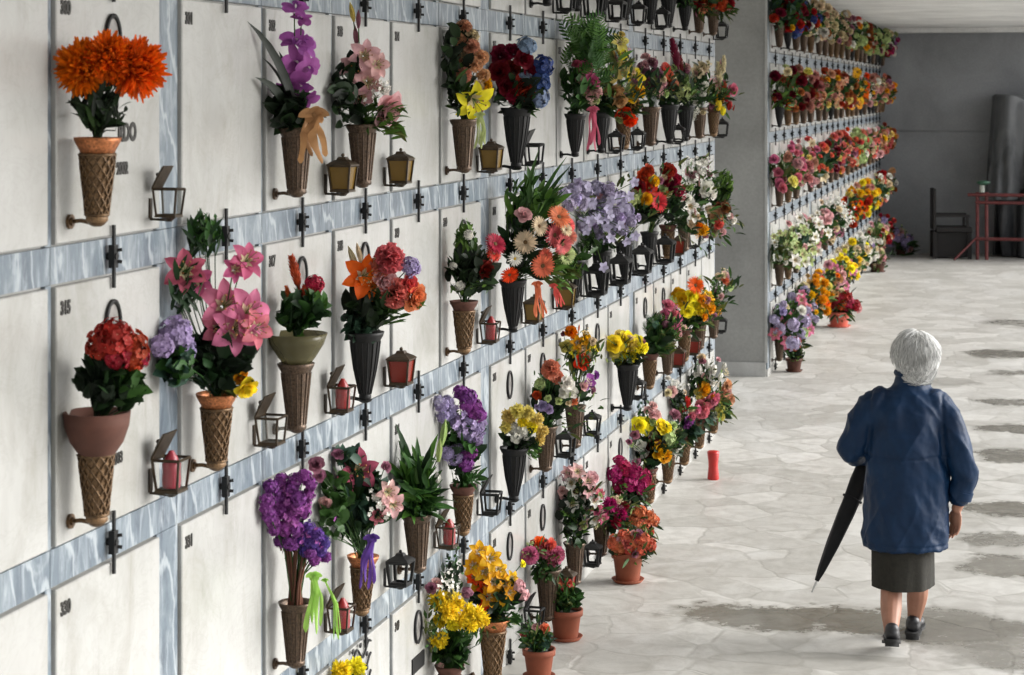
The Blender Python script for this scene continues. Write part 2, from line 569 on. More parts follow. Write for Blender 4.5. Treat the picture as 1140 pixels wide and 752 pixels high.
def paving():
    m, nt, bs = newmat('stone_paving')
    w = worldpos(nt)
    wob = N(nt, 'ShaderNodeTexNoise', Scale=3., Detail=3.); L(nt, w, wob.inputs['Vector'])
    wv = N(nt, 'ShaderNodeVectorMath', operation='MULTIPLY_ADD')
    L(nt, wob.outputs['Color'], wv.inputs[0]); wv.inputs[1].default_value = (.22, .22, 0); L(nt, w, wv.inputs[2])
    ve = N(nt, 'ShaderNodeTexVoronoi', Scale=2.7, feature='DISTANCE_TO_EDGE'); L(nt, wv.outputs[0], ve.inputs['Vector'])
    vc = N(nt, 'ShaderNodeTexVoronoi', Scale=2.7); L(nt, wv.outputs[0], vc.inputs['Vector'])
    sep = N(nt, 'ShaderNodeSeparateColor'); L(nt, vc.outputs['Color'], sep.inputs[0])
    c = ramp(nt, [(0, (.38, .37, .345)), (.5, (.45, .44, .415)), (1, (.53, .52, .495))]); L(nt, sep.outputs[0], c.inputs[0])
    grain = noise_n(nt, w, 9, 7, .7, .5)
    g = ramp(nt, [(.3, (.78, .77, .75)), (.6, (1.06, 1.06, 1.05))]); L(nt, grain, g.inputs[0])
    col = mixc(nt, 1, c.outputs[0], g.outputs[0], 'MULTIPLY')
    worn = noise_n(nt, worldpos(nt, (1, .5, 1)), 1.5, 5, .65, .8)
    wr = ramp(nt, [(.5, (0, 0, 0)), (.66, (1, 1, 1))]); L(nt, worn, wr.inputs[0])
    col = mixc(nt, math_n(nt, 'MULTIPLY', wr.outputs[0], .45), col, (.62, .615, .595))
    j = ramp(nt, [(.012, (1, 1, 1)), (.04, (0, 0, 0))]); L(nt, ve.outputs['Distance'], j.inputs[0])
    jn = noise_n(nt, w, 2.2, 3)
    jf = math_n(nt, 'MULTIPLY', j.outputs[0], math_n(nt, 'MULTIPLY_ADD', jn, 1.4, -.25))
    col = mixc(nt, math_n(nt, 'MULTIPLY', jf, .6), col, (.26, .25, .22))
    # damp
    sx = N(nt, 'ShaderNodeSeparateXYZ')
    wob2 = N(nt, 'ShaderNodeTexNoise', Scale=2.8, Detail=9., Roughness=.74); L(nt, w, wob2.inputs['Vector'])
    wv2 = N(nt, 'ShaderNodeVectorMath', operation='MULTIPLY_ADD')
    L(nt, wob2.outputs['Color'], wv2.inputs[0]); wv2.inputs[1].default_value = (.7, .9, 0); L(nt, w, wv2.inputs[2])
    L(nt, wv2.outputs[0], sx.inputs[0])
    tot = None
    for x, y, a, b, s in STAINS:
        dx = math_n(nt, 'MULTIPLY', math_n(nt, 'SUBTRACT', sx.outputs[0], x + .35), 1 / a)
        dy = math_n(nt, 'MULTIPLY', math_n(nt, 'SUBTRACT', sx.outputs[1], y + .45), 1 / b)
        d = math_n(nt, 'ADD', math_n(nt, 'MULTIPLY', dx, dx), math_n(nt, 'MULTIPLY', dy, dy))
        f = nt.nodes.new('ShaderNodeMapRange'); f.inputs[1].default_value = 1.3; f.inputs[2].default_value = .62; f.inputs[4].default_value = s
        L(nt, d, f.inputs[0])
        tot = f.outputs[0] if tot is None else math_n(nt, 'MAXIMUM', tot, f.outputs[0])
    damp = noise_n(nt, w, .9, 5, .6, .3)
    dm = ramp(nt, [(.35, (.75, .75, .75)), (.6, (1, 1, 1))]); L(nt, damp, dm.inputs[0])
    wet = math_n(nt, 'MULTIPLY', tot, dm.outputs[0])
    col = mixc(nt, math_n(nt, 'MULTIPLY', wet, .92), col, mixc(nt, 1, col, (.27, .255, .22), 'MULTIPLY'))
    L(nt, col, bs.inputs['Base Color'])
    ro = math_n(nt, 'SUBTRACT', math_n(nt, 'MULTIPLY_ADD', grain, .3, .30), math_n(nt, 'MULTIPLY', wet, .26))
    L(nt, ro, bs.inputs['Roughness'])
    h = math_n(nt, 'SUBTRACT', math_n(nt, 'MULTIPLY', grain, .8), math_n(nt, 'MULTIPLY', jf, .7))
    bump(nt, bs, h, .35, .008)
    return m


M_white, M_grey, M_pave = marble_white(), marble_grey(), paving()
M_conc = concrete('pillar_concrete', (.30, .30, .285))
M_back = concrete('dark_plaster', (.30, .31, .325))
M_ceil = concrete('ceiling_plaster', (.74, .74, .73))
M_groove = simple('joint_grout', (.10, .105, .11), .9)
M_iron = simple('black_iron', (.010, .010, .010), .5, 0, spec=.3)
M_letter = simple('bronze_lettering', (.02, .018, .015), .5, .3)
M_portrait = simple('porcelain_portrait', (.23, .22, .21), .25, 0, .5, 14)


def bronze(name, col, rough=.42):
    m, nt, bs = newmat(name)
    n = noise_n(nt, coords(nt), 28, 4, .6)
    c = ramp(nt, [(.3, tuple(x * .35 for x in col)), (.52, col), (.75, tuple(min(1, x * 1.7) for x in col))]); L(nt, n, c.inputs[0])
    L(nt, c.outputs[0], bs.inputs['Base Color']); bs.inputs['Metallic'].default_value = .55; bs.inputs['Roughness'].default_value = rough
    bump(nt, bs, n, .3, .003)
    return m


M_bronze = bronze('old_bronze', (.115, .066, .03))
M_lant = bronze('dark_lantern_bronze', (.042, .028, .015))
M_copper = bronze('copper_rim', (.40, .14, .05))
M_brown = bronze('brown_bronze', (.085, .055, .035))
M_blackv = simple('blackened_metal', (.008, .008, .008), .5, 0, .4, spec=.3)
M_liner = simple('vase_liner', (.19, .11, .05), .55, .3, .5, 40)
M_terra = simple('terracotta', (.21, .052, .022), .8, 0, .18, 12, .2)
M_terrad = simple('old_terracotta', (.078, .027, .016), .8, 0, .25, 12, .2)
M_olive = simple('olive_pot', (.13, .10, .035), .6, 0, .3, 12)
M_plasticred = simple('salmon_plastic', (.55, .12, .08), .4, 0, .1, 8)
M_soil = simple('potting_soil', (.02, .014, .01), .95, 0, .4, 60, .6)


def glass(name, col, rough=.08, a=.55):
    m, nt, bs = newmat(name)
    bs.inputs['Base Color'].default_value = (*col, 1); bs.inputs['Roughness'].default_value = rough; bs.inputs['Specular IOR Level'].default_value = .3
    t = N(nt, 'ShaderNodeBsdfTransparent'); t.inputs[0].default_value = (*([.985] * 3 if a < .2 else [min(1, c * 1.6 + .1) for c in col]), 1)
    mx = N(nt, 'ShaderNodeMixShader'); mx.inputs[0].default_value = a
    L(nt, t.outputs[0], mx.inputs[1]); L(nt, bs.outputs[0], mx.inputs[2]); L(nt, mx.outputs[0], nt.nodes['Material Output'].inputs[0])
    return m


M_amber = glass('amber_glass', (.17, .10, .018), .25, .85)
M_redglass = glass('red_glass', (.20, .022, .012), .2, .85)
M_clear = glass('clear_glass', (.5, .55, .52), .05, .07)
M_bowl = glass('green_glass', (.15, .135, .07), .1, .5)
M_waxb = simple('bright_red_wax', (.40, .016, .012), .35, 0, .12)
M_wax = simple('red_wax', (.24, .008, .009), .35, 0, .2)
M_waxp = simple('rose_wax', (.26, .02, .035), .35, 0, .15)

# ------------------------------------------------------------------ the ground, the ceiling, the far wall
mb = MB(); mb.grid([[(x, y, 0) for x in (-120, -8, 0, 8, 120)] for y in (-120, -10, 0, 12, 25, 40, 120)], M_pave)
tag(mb.build('floor', smooth=False), kind='structure')
CEIL = 3.66
mb = MB(); mb.box((-4.5, -5, CEIL), (1.0, 34.9, CEIL + .3), M_ceil)
mb.box((-2.28, 33.9, CEIL - .07), (.99, 34.36, CEIL + .01), M_ceil)
tag(mb.build('ceiling', smooth=False), kind='structure')

bw = thing('back_wall', 'dark grey plastered wall closing the far end of the arcade', 'wall', (0, 34.4, 0))
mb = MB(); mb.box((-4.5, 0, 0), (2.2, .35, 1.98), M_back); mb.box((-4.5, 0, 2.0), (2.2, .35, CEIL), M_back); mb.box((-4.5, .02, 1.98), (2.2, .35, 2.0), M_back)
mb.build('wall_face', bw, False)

# ------------------------------------------------------------------ the niche walls
BAND = [.72, 1.465, 2.21, 2.955]           # centres of the grey marble courses
BASE = [3.005, 2.26, 1.515, .77, .07]      # lower edge of the slabs, row 0 on top
TOP = [CEIL, 2.905, 2.16, 1.415, .67]
SLAB, JOINT, WIDE = .63, .038, .18
NEAR0 = 4.66
COLS = 'BCDEFGHIJKLMNOPQ'
SLOT = {'B': NEAR0, 'A': NEAR0 - .668, 'Z': NEAR0 - 1.336}
y = 5.44
for i, c in enumerate(COLS[1:]):
    SLOT[c] = y
    y += SLAB + (WIDE if i % 5 == 4 else JOINT)
NEAR_END = SLOT['Q'] + SLAB + .10
FAR0, FAR1 = 19.12, 34.4
FSLOT = []
y = FAR0 + .16
for i in range(20):
    FSLOT.append(y); y += .66 + (.26 if i % 5 == 4 else .06)


def txt(s, name, parent, p, size, bold=.0, mat=M_letter):
    cu = bpy.data.curves.new(name, 'FONT'); cu.body = s; cu.size = size; cu.offset = bold; cu.extrude = .0015
    cu.materials.append(mat); cu.resolution_u = 3
    o = bpy.data.objects.new(name, cu); C.objects.link(o); o.parent = parent
    o.location = p; o.rotation_euler = (R(90), 0, R(90))
    o.scale = (.8, 1, 1)
    return o


def slab_mesh(w, h, fw=.012):
    mb = MB(); b = .003
    def r(x, e): return [(x, e, e), (x, w - e, e), (x, w - e, h - e), (x, e, h - e)]
    mb.grid([r(-.03, 0), r(fw - b, 0), r(fw, b)], M_white, close_u=True)
    mb.ngon(r(fw, b), M_white)
    return mb.mesh('slab', False)


def clamp_mesh():
    mb = MB()
    mb.tube([(.020, 0, -.082), (.020, 0, .082)], .0058, M_iron, 6)
    mb.tube([(0, 0, 0), (.030, 0, 0)], .010, M_iron, 8)
    mb.box((.010, -.012, -.030), (.027, .012, .030), M_iron)
    mb.tube([(.022, .008, .015), (.037, .014, .017)], .005, M_iron, 6); mb.tube([(.022, .008, -.013), (.037, .014, -.015)], .005, M_iron, 6)
    return mb.mesh('slab_clamp', False)


CLAMP = clamp_mesh()


def niche_wall(name, label, y0, y1, slots, w, core, thick=.72):
    root = thing(name, label, 'wall', (WX, y0, 0))
    mb = MB(); mb.box((-thick, 0, 0), (-.012, y1 - y0, CEIL), core)
    mb.build('wall_core', root, False)
    for i, z in enumerate(BAND):
        mb = MB(); cuts = [0.] + [s - y0 - .01 for s in slots[1:]] + [y1 - y0]
        for a, b in zip(cuts, cuts[1:]): mb.box((-.012, a + .0015, z - .046), (.001, b - .0015, z + .046), M_grey)
        mb.build('horizontal_band', root, False)
    mb = MB(); mb.box((-.012, 0, 0), (.004, y1 - y0, .064), M_white)
    mb.build('plinth', root, False)
    edges = [0.] + sum(([s - y0, s - y0 + w] for s in slots), []) + [y1 - y0]
    for k in range(0, len(edges), 2):
        a, b = edges[k] + .003, edges[k + 1] - .003
        if b - a < .004: continue
        mb = MB()
        for r in range(5):
            mb.box((-.012, a, (BASE[r] - .002)), (0, b, (TOP[r] + .002)), M_grey)
        mb.build('vertical_band', root, False)
    for s in slots:
        for z in BAND + [.035]:
            link('slab_clamp', CLAMP, root, (0, s - y0 + w * .5, z))
    meshes = [slab_mesh(w - .006, TOP[r] - BASE[r] - .006) for r in range(5)]
    slabs = {}
    for k, s in enumerate(slots):
        for r in range(5):
            slabs[k, r] = link('slab', meshes[r], root, (0, s - y0 + .003, BASE[r] + .003))
    return root, slabs


nslots = [SLOT[c] for c in 'ZA' + COLS]
near_wall, NS = niche_wall('niche_wall', 'long near wall of numbered white marble burial slabs framed in grey marble', 2.9, NEAR_END, nslots, SLAB, M_white)
far_wall, FS = niche_wall('niche_wall', 'farther wall of burial niches beyond the bare grey end face', FAR0, FAR1, FSLOT, .66, M_conc)
mb = MB(); mb.box((-.74, -.02, 0), (-.014, 0, .13), M_white); mb.build('skirting', far_wall, False)
mb = MB(); mb.box((-.022, -.012, .13), (.002, -.001, CEIL), M_white); mb.build('corner_strip', far_wall, False)

for k, c in enumerate('ZA' + COLS):
    if c in 'ZQ': continue
    i = k - 2
    for r in range(5):
        n = 285 + 15 * r + i
        txt(str(n), 'number', NS[k, r], (.013, .02, TOP[r] - BASE[r] - .075), .046, .0022)

# oval portraits: a ring and a porcelain face
def oval_mesh(wd=.085, ht=.12):
    mb = MB()
    rows = []
    for i in range(24):
        a = 2 * math.pi * i / 24
        rows.append([(.018 + .0055 * math.cos(t), (wd / 2 + .0065 * math.sin(t)) * math.cos(a), (ht / 2 + .0065 * math.sin(t)) * math.sin(a)) for t in [2 * math.pi * k / 6 for k in range(6)]])
    rows.append(rows[0])
    mb.grid(rows, M_iron, close_u=True)
    return mb.mesh('portrait_frame')


def oval_face(wd=.085, ht=.12):
    mb = MB()
    mb.ngon([(.0155, wd / 2 * math.cos(2 * math.pi * i / 20), ht / 2 * math.sin(2 * math.pi * i / 20)) for i in range(20)], M_portrait)
    return mb.mesh('portrait')


OVAL, FACE = oval_mesh(), oval_face()


def put_oval(c, r, dz=-.13):
    s = NS[('ZA' + COLS).index(c), r]
    p = (0, SLAB * .5, TOP[r] - BASE[r] + dz)
    link('portrait_frame', OVAL, s, p)
    link('portrait', FACE, s, p)


for c, r in (('B', 1), ('B', 2), ('D', 2), ('G', 2), ('H', 3), ('I', 3), ('K', 3), ('M', 3), ('F', 4), ('H', 4), ('I', 4), ('J', 4), ('L', 4), ('H', 2), ('E', 2), ('N', 3)):
    put_oval(c, r)

sB1 = NS[2, 1]
txt('RDO', 'inscription', sB1, (.013, .352, .247), .066, .003)
txt('2002', 'inscription', sB1, (.013, .345, .160), .043, .0022)
def cross(slab, p):
    mb = MB(); mb.box((0, -.0035, -.016), (.004, .0035, .016), M_letter); mb.box((0, -.009, .002), (.0045, .009, .008), M_letter)
    mb.build('inscription_cross', slab, False, p)
cross(sB1, (.013, .322, .175)); cross(NS[2, 2], (.013, .29, .158))
txt('2003', 'inscription', NS[2, 2], (.013, .315, .145), .042, .0012)
# plaque and wire ornament low on the slab by the yellow chrysanthemums
mb = MB(); mb.box((.012, .24, .30), (.018, .40, .36), M_iron); mb.build('name_plaque', NS[6, 4], False)
mb = MB()
for j in range(5):
    z = .36 + .05 * j
    mb.tube([(.02, .12 + .25 * t, z + .022 * math.sin(t * 11 + j)) for t in [k / 14 for k in range(15)]], .0045, M_iron, 5)
    for t in (.15, .5, .8):
        mb.ball((.022, .12 + .25 * t, z + .03), (.004, .014, .010), M_iron, 6, 4)
mb.build('wire_ornament', NS[5, 4])

# ------------------------------------------------------------------ wall vases (1 unit tall; the wall is 0.36 behind the axis)
def vase_parts(style):
    out = []
    sl = .62 if style == 'black' else 1.
    prof = [(.13 * sl, 0), (.15 * sl, .02), (.15 * sl, .06), (.135 * sl, .08), (.175 * (.85 + .15 * sl), .45), (.205, .72), (.22, .86), (.27, .95), (.285, 1.)]
    body_m, rim_m = {'bronze': (M_bronze, M_copper), 'brown': (M_brown, M_brown), 'black': (M_blackv, M_blackv), 'copper': (M_bronze, M_terrad)}[style]
    b = MB()
    lat = style in ('bronze', 'copper')
    inner = [(r - (.018 if lat else 0), z) for r, z in prof[:7]]
    b.lathe(inner, M_liner if lat else body_m, 20, top=False)
    if lat:
        def rad(z):
            for (r0, z0), (r1, z1) in zip(prof[3:], prof[4:]):
                if z0 <= z <= z1: return r0 + (r1 - r0) * (z - z0) / (z1 - z0)
            return prof[-1][0]
        for k in range(11):
            for sg in (1, -1):
                pts = []
                for i in range(15):
                    z = .08 + .72 * i / 14; a = 2 * math.pi * k / 11 + sg * 2.6 * i / 14
                    pts.append((rad(z) * math.cos(a), rad(z) * math.sin(a), z))
                b.tube(pts, .014, body_m, 4, caps=False)
        for z in (.09, .8):
            b.lathe([(rad(z), z - .02), (rad(z) + .022, z), (rad(z), z + .02)], body_m, 20, top=False, bot=False)
    else:
        for k in range(16):
            a = 2 * math.pi * k / 16
            b.tube([((r + .004) * math.cos(a), (r + .004) * math.sin(a), z) for r, z in prof[3:7]], .012, body_m, 4, caps=False)
    b.lathe([(.05, -.05), (.09, -.03), (.11, 0)], body_m, 12)
    out.append(('body', b.mesh('vase_body')))
    r = MB(); r.lathe(prof[6:] + [(.27, 1.005), (.24, .95), (.2, .8), (.05, .7)], rim_m, 20, bot=False); out.append(('rim', r.mesh('vase_rim')))
    k = MB()
    k.tube([(-.35, 0, .0), (-.2, 0, .015), (0, 0, -.02)], .028, body_m, 6)
    k.tube([(-.36, 0, 0), (-.325, 0, 0)], .09, body_m, 10)
    k.tube([(-.345, 0, 0), (-.30, 0, 0)], .05, body_m, 10)
    out.append(('bracket', k.mesh('vase_bracket')))
    return out


VASE = {s: vase_parts(s) for s in ('bronze', 'brown', 'black', 'copper')}
STYLE = dict(bronze='bronze lattice wall vase', brown='brown metal wall vase', black='black metal wall vase', copper='bronze wall vase with reddish rim')


def put_vase(style, y, z, h, label, group='wall vases on the near slabs', o=None):
    o = .36 * h if o is None else o
    t = thing('wall_vase', label, 'vase', (WX + .0125 + o, y, z), group)
    t.rotation_euler = (rng.gauss(0, .012), rng.gauss(0, .012), rng.gauss(0, .03))
    for nm, me in VASE[style]:
        p = link(nm, me, t); p.scale = (h,) * 3
    return t


# ------------------------------------------------------------------ lanterns (origin on the wall at the foot of the bracket)
def lantern_parts(frame, pane, is_open, fr=.005):
    ht, wb, wt = .098, .036, .046
    cx = .075
    def ring(z, w): return [(cx + sx * w, sy * w, z) for sx, sy in ((-1, -1), (1, -1), (1, 1), (-1, 1))]
    f = MB()
    a, b = ring(.012, wb), ring(.012 + ht, wt)
    for p, q in zip(a, b): f.tube([p, q], fr, frame, 4)
    for rr in (a, b):
        for i in range(4): f.tube([rr[i], rr[(i + 1) % 4]], fr, frame, 4)
    f.box((cx - .041, -.041, .004), (cx + .041, .041, .012), frame)
    f.lathe([(.012, -.012), (.02, -.004), (.03, .003)], frame, 8, c=(cx, 0, 0))
    p = MB()
    if pane:
        e = .003
        a2, b2 = ring(.014, wb - e), ring(.008 + ht, wt - e)
        for i in range(4): p.grid([[a2[i], a2[(i + 1) % 4]], [b2[i], b2[(i + 1) % 4]]], pane)
    l = MB()
    if is_open:
        Mx = Matrix.Translation((cx - wt, 0, .014 + ht)) @ Matrix.Rotation(R(-62), 4, 'Y')
    else:
        Mx = Matrix.Translation((cx - wt, 0, .012 + ht))
    w = wt + .006
    def rr(s, z): return [Mx @ Vector((wt + sx * w * s, sy * w * s, z)) for sx, sy in ((-1, -1), (1, -1), (1, 1), (-1, 1))]
    l.grid([rr(1, 0), rr(1, .005), rr(.8, .014), rr(.38, .026), rr(.3, .036)] if not is_open else [rr(.95, 0), rr(.95, .004), rr(.8, .010), rr(.38, .016), rr(.3, .020)], frame, close_u=True); l.ngon(rr(.95, 0)[::-1], frame); l.ngon(rr(.3, .02 if is_open else .036), frame)
    l.ball(Mx @ Vector((wt, 0, .024 if is_open else .043)), .008, frame, 8, 6)
    k = MB()
    k.tube([(0, 0, .06), (.004, 0, -.004), (cx, 0, -.006)], .006, frame, 5); k.box((-.001, -.012, .0), (.005, .012, .075), frame)
    out = [('frame', f.mesh('lantern_frame', False)), ('lid', l.mesh('lantern_lid', False)), ('bracket', k.mesh('lantern_bracket', False))]
    if pane: out.append(('glass', p.mesh('lantern_glass', False)))
    return out


LANT = dict(amber=lantern_parts(M_lant, M_amber, False), red=lantern_parts(M_lant, M_redglass, False), open=lantern_parts(M_lant, M_clear, True),
            dark=lantern_parts(M_blackv, None, False, .0085), darkopen=lantern_parts(M_blackv, None, True, .007), darkamber=lantern_parts(M_blackv, M_amber, False))
LLAB = dict(amber='amber glass lantern', red='red glass lantern', open='open bronze lantern with its lid tipped back', dark='dark empty lantern frame', darkopen='black lantern with raised lid',
            darkamber='black lantern with amber panes')


def put_lantern(style, y, z, label, s=1., group='lanterns on the near slabs'):
    t = thing('grave_lantern', label, 'lantern', (WX + .0125, y, z), group)
    t.rotation_euler = (rng.gauss(0, .025), 0, rng.gauss(0, .05))
    for nm, me in LANT[style]:
        p = link(nm, me, t); p.scale = (s * .84,) * 3
    return t


def put_candle(y, z, mat, label, tip=True, x=.0755):
    mb = MB(); mb.lathe([(.024, 0), (.026, .02), (.024, .045), (.026, .065), (.020, .072)], mat, 14)
    if tip: mb.lathe([(.020, .072), (.017, .082), (.006, .10)], mat, 12)
    o = mb.build('votive_candle', loc=(WX + x, y, z)); tag(o, label, 'candle', 'votive candles in the lanterns')
# ------------------------------------------------------------------ bouquets
def on_ray(px, py, zc, size):
    p = ray(px, py, zc)
    lim = WX + .03 + .45 * size
    if p.x < lim:
        p = EYEP + (p - EYEP) * (lim / p.x)
    return p


def dress(root, mouth, spec, fol, ribbons=(), seed=0, lowstem=False):
    """fill a bouquet, plant or pot whose mouth is at the point given: heads, leaves, stems and ribbons"""
    r = random.Random(seed)
    zm = depth_of(mouth); sc = FPX / zm
    heads = []
    for item in [s.strip() for s in spec.split(';') if s.strip()]:
        kind, col, rest = item.split()
        for q in rest.split('/'):
            a, b, s = [float(x) for x in q.split(',')]
            heads.append((kind, col, a, b, s))
    mpx = 570 + FPX * (mouth - EYEP).dot(RT) / zm
    Rm = max([abs(h[2] - mpx) for h in heads] + [14]) + 6
    if mpx > 585 and len(heads) > 3:                    # small filler flowers between the big heads
        hs_ = list(heads)
        for k in range(int(len(hs_) * 1.3) + 6):
            q = r.choice(hs_)
            heads.append((r.choice(('rose', 'rose', 'sprig', 'bud')), r.choice((q[1], q[1], 'cream', 'palegreen', 'palepink', 'mauve')), q[2] + r.uniform(-9, 9), q[3] + r.uniform(-9, 10), r.uniform(2.4, 5.2)))
    stems = MB()
    cy = sum(h[3] for h in heads) / max(1, len(heads))
    cx = sum(h[2] for h in heads) / max(1, len(heads))
    for kind, col, a, b, s in heads:
        size = s / sc * (1.14 if a < 560 else 1.06)
        dep = .6 * math.sqrt(max(0, Rm * Rm - (a - mpx) ** 2)) / sc * (.75 + .4 * r.random()) - .02
        p = on_ray(a, b, zm - min(dep, .14), size)
        out = (RT * (a - cx) + UP * (cy - b)) / (Rm + 8)
        face = (-FW * .75 + Vector((.45, 0, .12)) + out * (.45 if kind == 'lily' else .8) + rand_unit(r) * (.14 if kind == 'lily' else .28)).normalized()
        if kind in ('spike', 'bud', 'tulip'):
            face = (Vector((out.x * .7, out.y * .7, 1)) + rand_unit(r) * .15).normalized()
        add_bloom(root, kind, col, p, face, size)
        q = p - face * size * .4
        m0 = mouth + rand_unit(r) * .012
        mid = (m0 + q) / 2 + Vector((0, 0, .012)) - Vector(((p - mouth).x, (p - mouth).y, 0)) * .15
        stems.tube([m0 - Vector((0, 0, .03)), mid, q], .0022, GM['mid'], 4, r.random(), False)
    fm = MB()
    for item in [s.strip() for s in fol.split(';') if s.strip()]:
        kind, cols, rest = item.split()
        for q in rest.split('/'):
            a, b, rx, ry, n, ls = [float(x) for x in q.split(',')]
            c = on_ray(a, b, zm - .02, .05)
            rad = Vector((rx / sc * 1.0, max(rx, ry) / sc * .75, ry / sc))
            leaves_into(fm, mouth, c, rad * 1.08, int(n * (1 if kind == 'blade' else 1.6)), ls / sc * 1.15, kind, cols.split('+'), r, WX + .02)
    if mpx > 585:                                       # loose leaves that stand out of the bunch
        c = on_ray(cx, cy + 6, zm - .05, .05)
        leaves_into(fm, mouth, c, Vector((1, 1, 1)) * (Rm * .95 / sc), 34, 13 / sc, 'lance', ['mid', 'olive', 'dark'], r, WX + .02)
        leaves_into(fm, mouth, c, Vector((1, 1, 1)) * (Rm * .8 / sc), 40, 10 / sc, 'tiny', ['mid', 'light', 'olive'], r, WX + .02)
    for m, nm in ((stems, 'stems'), (fm, 'foliage')):
        if m.f:
            o = m.build(nm, root); o.location = -root.location
    for col, pts, wpx in ribbons:
        rb = MB()
        P = [ray(a, b, zm - .07 - .01 * i) for i, (a, b) in enumerate(pts)]
        n = 16
        def curve(t):
            x = t * (len(P) - 1); i = min(int(x), len(P) - 2)
            return P[i].lerp(P[i + 1], x - i)
        W = wpx / sc
        for k in range(4):                              # loose tails that sway and twist
            rows = []; ph = r.uniform(0, 6); sp = (k - 1.5) * .42
            for i in range(n + 1):
                t = i / n * (1 - .12 * (k % 2)); p = curve(t)
                w = W * .19 * (1 + .3 * math.sin(4 * t + ph)) * (1 if i < n else .3)
                tw = .9 * math.sin(5 * t + ph)
                sd = RT * math.cos(tw) - FW * math.sin(tw)
                off = RT * (W * sp * (t ** .6) + W * .10 * math.sin(t * 7 + ph)) - FW * (.012 * math.sin(t * 6 + ph) + .006 * k)
                rows.append([p + off - sd * w, p + off - FW * .004, p + off + sd * w])
            rb.grid(rows, PM[col], .25 + .5 * r.random())
        for sg, u, q in ((1, .45, .75), (-1, .35, .75), (.8, -.25, .55), (-.7, -.3, .5), (.3, .9, .5)):      # the loops of the bow
            leaf(rb, P[0] - FW * .01, RT * sg + UP * u - FW * .25, -FW + UP * .3, W * q, W * .5, PM[col], .9, .5, 6, P_round, .3 + .5 * r.random())
        rb.ball(P[0] - FW * .012, W * .11, PM[col], 8, 6)
        o = rb.build('ribbon', root); o.location = -root.location


SHORT = {}


def bouquet(slot, row, style, short, label, spec, fol, h=.21, ribbons=(), zoff=.055, o=None, cat='bouquet', px=None, neck=0.):
    oo = .36 * h if o is None else o
    y = SLOT[slot] + .07 if px is None else wall_y(px, oo)
    z = BASE[row] + zoff
    if style:
        put_vase(style, y, z, h, STYLE[style] + ' holding the ' + short, o=oo)
    mouth = Vector((WX + .0125 + oo, y, z + h + neck))
    t = thing('bouquet', label, cat, mouth, 'bouquets on the near wall')
    dress(t, mouth, spec, fol, ribbons, seed=slot + str(row) + short)
    SHORT[slot, row] = short
    return t, mouth


# ---- row 1 (upper full row)
bouquet('B', 1, 'bronze', 'huge orange pompom chrysanthemums', 'three huge orange pompom chrysanthemums over dark green leaves', 'pompom orange 93,76,30/120,64,27/150,76,33',
        'lance dark+black 112,112,30,30,60,26;lance dark+mid 112,128,20,12,26,18')
bouquet('D', 1, 'brown', 'tall spray of violet orchids', 'tall spray of violet orchids with dark leaves and a tan ribbon', 'orchid orchid 329,10,15/336,22,12/330,46,18/341,52,14/328,68,18/342,74,15/333,92,18/340,110,15/322,96,14',
        'broad black+dark 316,122,26,24,60,24;blade black 305,90,16,50,5,70', ribbons=[('tan', [(350, 128), (346, 150), (352, 182)], 24)])
bouquet('E', 1, 'brown', 'pale pink lilies and rose', 'pale pink lilies and one pink rose with striped leaves', 'lily palepink 406,62,17/395,76,16/420,72,14/410,92,17/402,108,14; rose palepink 430,122,19; bud mauve 396,40,12/399,22,11; bud paleyellow 392,14,12; sprig white 424,100,16',
        'broad dark+black 385,100,14,42,50,18;lance light+mid 418,125,30,18,34,18;lance olive+light 440,145,12,8,12,16')
bouquet('G', 1, 'brown', 'peach carnations with yellow lily', 'tall peach carnations with one yellow lily at the rim', 'carnation peach 517,30,9/509,44,9/524,52,10/536,64,9/506,66,9/529,72,9/517,84,9/538,84,8; carnation cream 526,40,8/532,96,8/515,60,8; carnation gold 540,95,9; lily yellow 528,112,22',
        'broad dark+black 508,75,17,50,90,16;lance mid 512,100,16,30,30,15', ribbons=[('palegreen', [(534, 128), (536, 146), (534, 166)], 9)])
bouquet('H', 1, 'black', 'crimson roses and blue hydrangeas', 'crimson roses mixed with blue hydrangeas in a dark vase', 'rose darkred 558,62,11/571,58,11/583,66,11/556,80,11/570,78,11/563,95,11/590,80,10; rose red 582,98,14/572,104,11/590,106,11; umbel blue 604,74,12/601,92,11; umbel paleblue 586,52,11/600,108,12/585,88,8',
        'broad black+dark 572,100,28,26,60,15;lance mid 590,122,12,6,10,14', h=.265, zoff=.04)
bouquet('J', 1, 'black', 'fern fan with pink roses', 'tall green fern fan with two pink roses and a pink ribbon', 'rose hotpink 650,76,10/659,92,10; rose palepink 646,90,6/655,104,7/664,104,7; bud mauve 636,55,7',
        'fern mid+light 650,62,22,34,36,24;broad dark+mid 642,100,20,28,50,14;lance light+mid 664,52,12,22,20,16', ribbons=[('hotpink', [(660, 122), (661, 142), (660, 168)], 10)])
bouquet('K', 1, 'black', 'pale yellow freesias', 'pale yellow freesias and tan buds among olive leaves', 'lily paleyellow 690,47,12/687,62,10/692,76,11; rose tan 683,102,9/690,112,9; orchid paleyellow 684,84,9; lily yellow 694,60,8', 'lance olive+light 684,80,16,40,46,16;broad dark 674,110,12,18,30,12')
bouquet('L', 1, 'copper', 'open yellow lily over orange rose', 'open yellow lily above amber and orange roses', 'lily yellow 706,87,14; rose gold 700,106,10/711,102,8; rose orange 695,128,10/702,135,8; rose tan 706,116,7', 'lance olive+dark 702,108,16,22,40,12;blade mid 712,122,18,8,6,20')
bouquet('M', 1, 'brown', 'mauve carnations', 'dusty mauve carnations with a few cream buds', 'carnation mauve 716,76,8/726,70,7/731,83,8/723,92,8; rose palepink 718,72,5/734,98,5; rose cream 730,96,5', 'broad dark+black 724,94,12,20,34,10', h=.23)
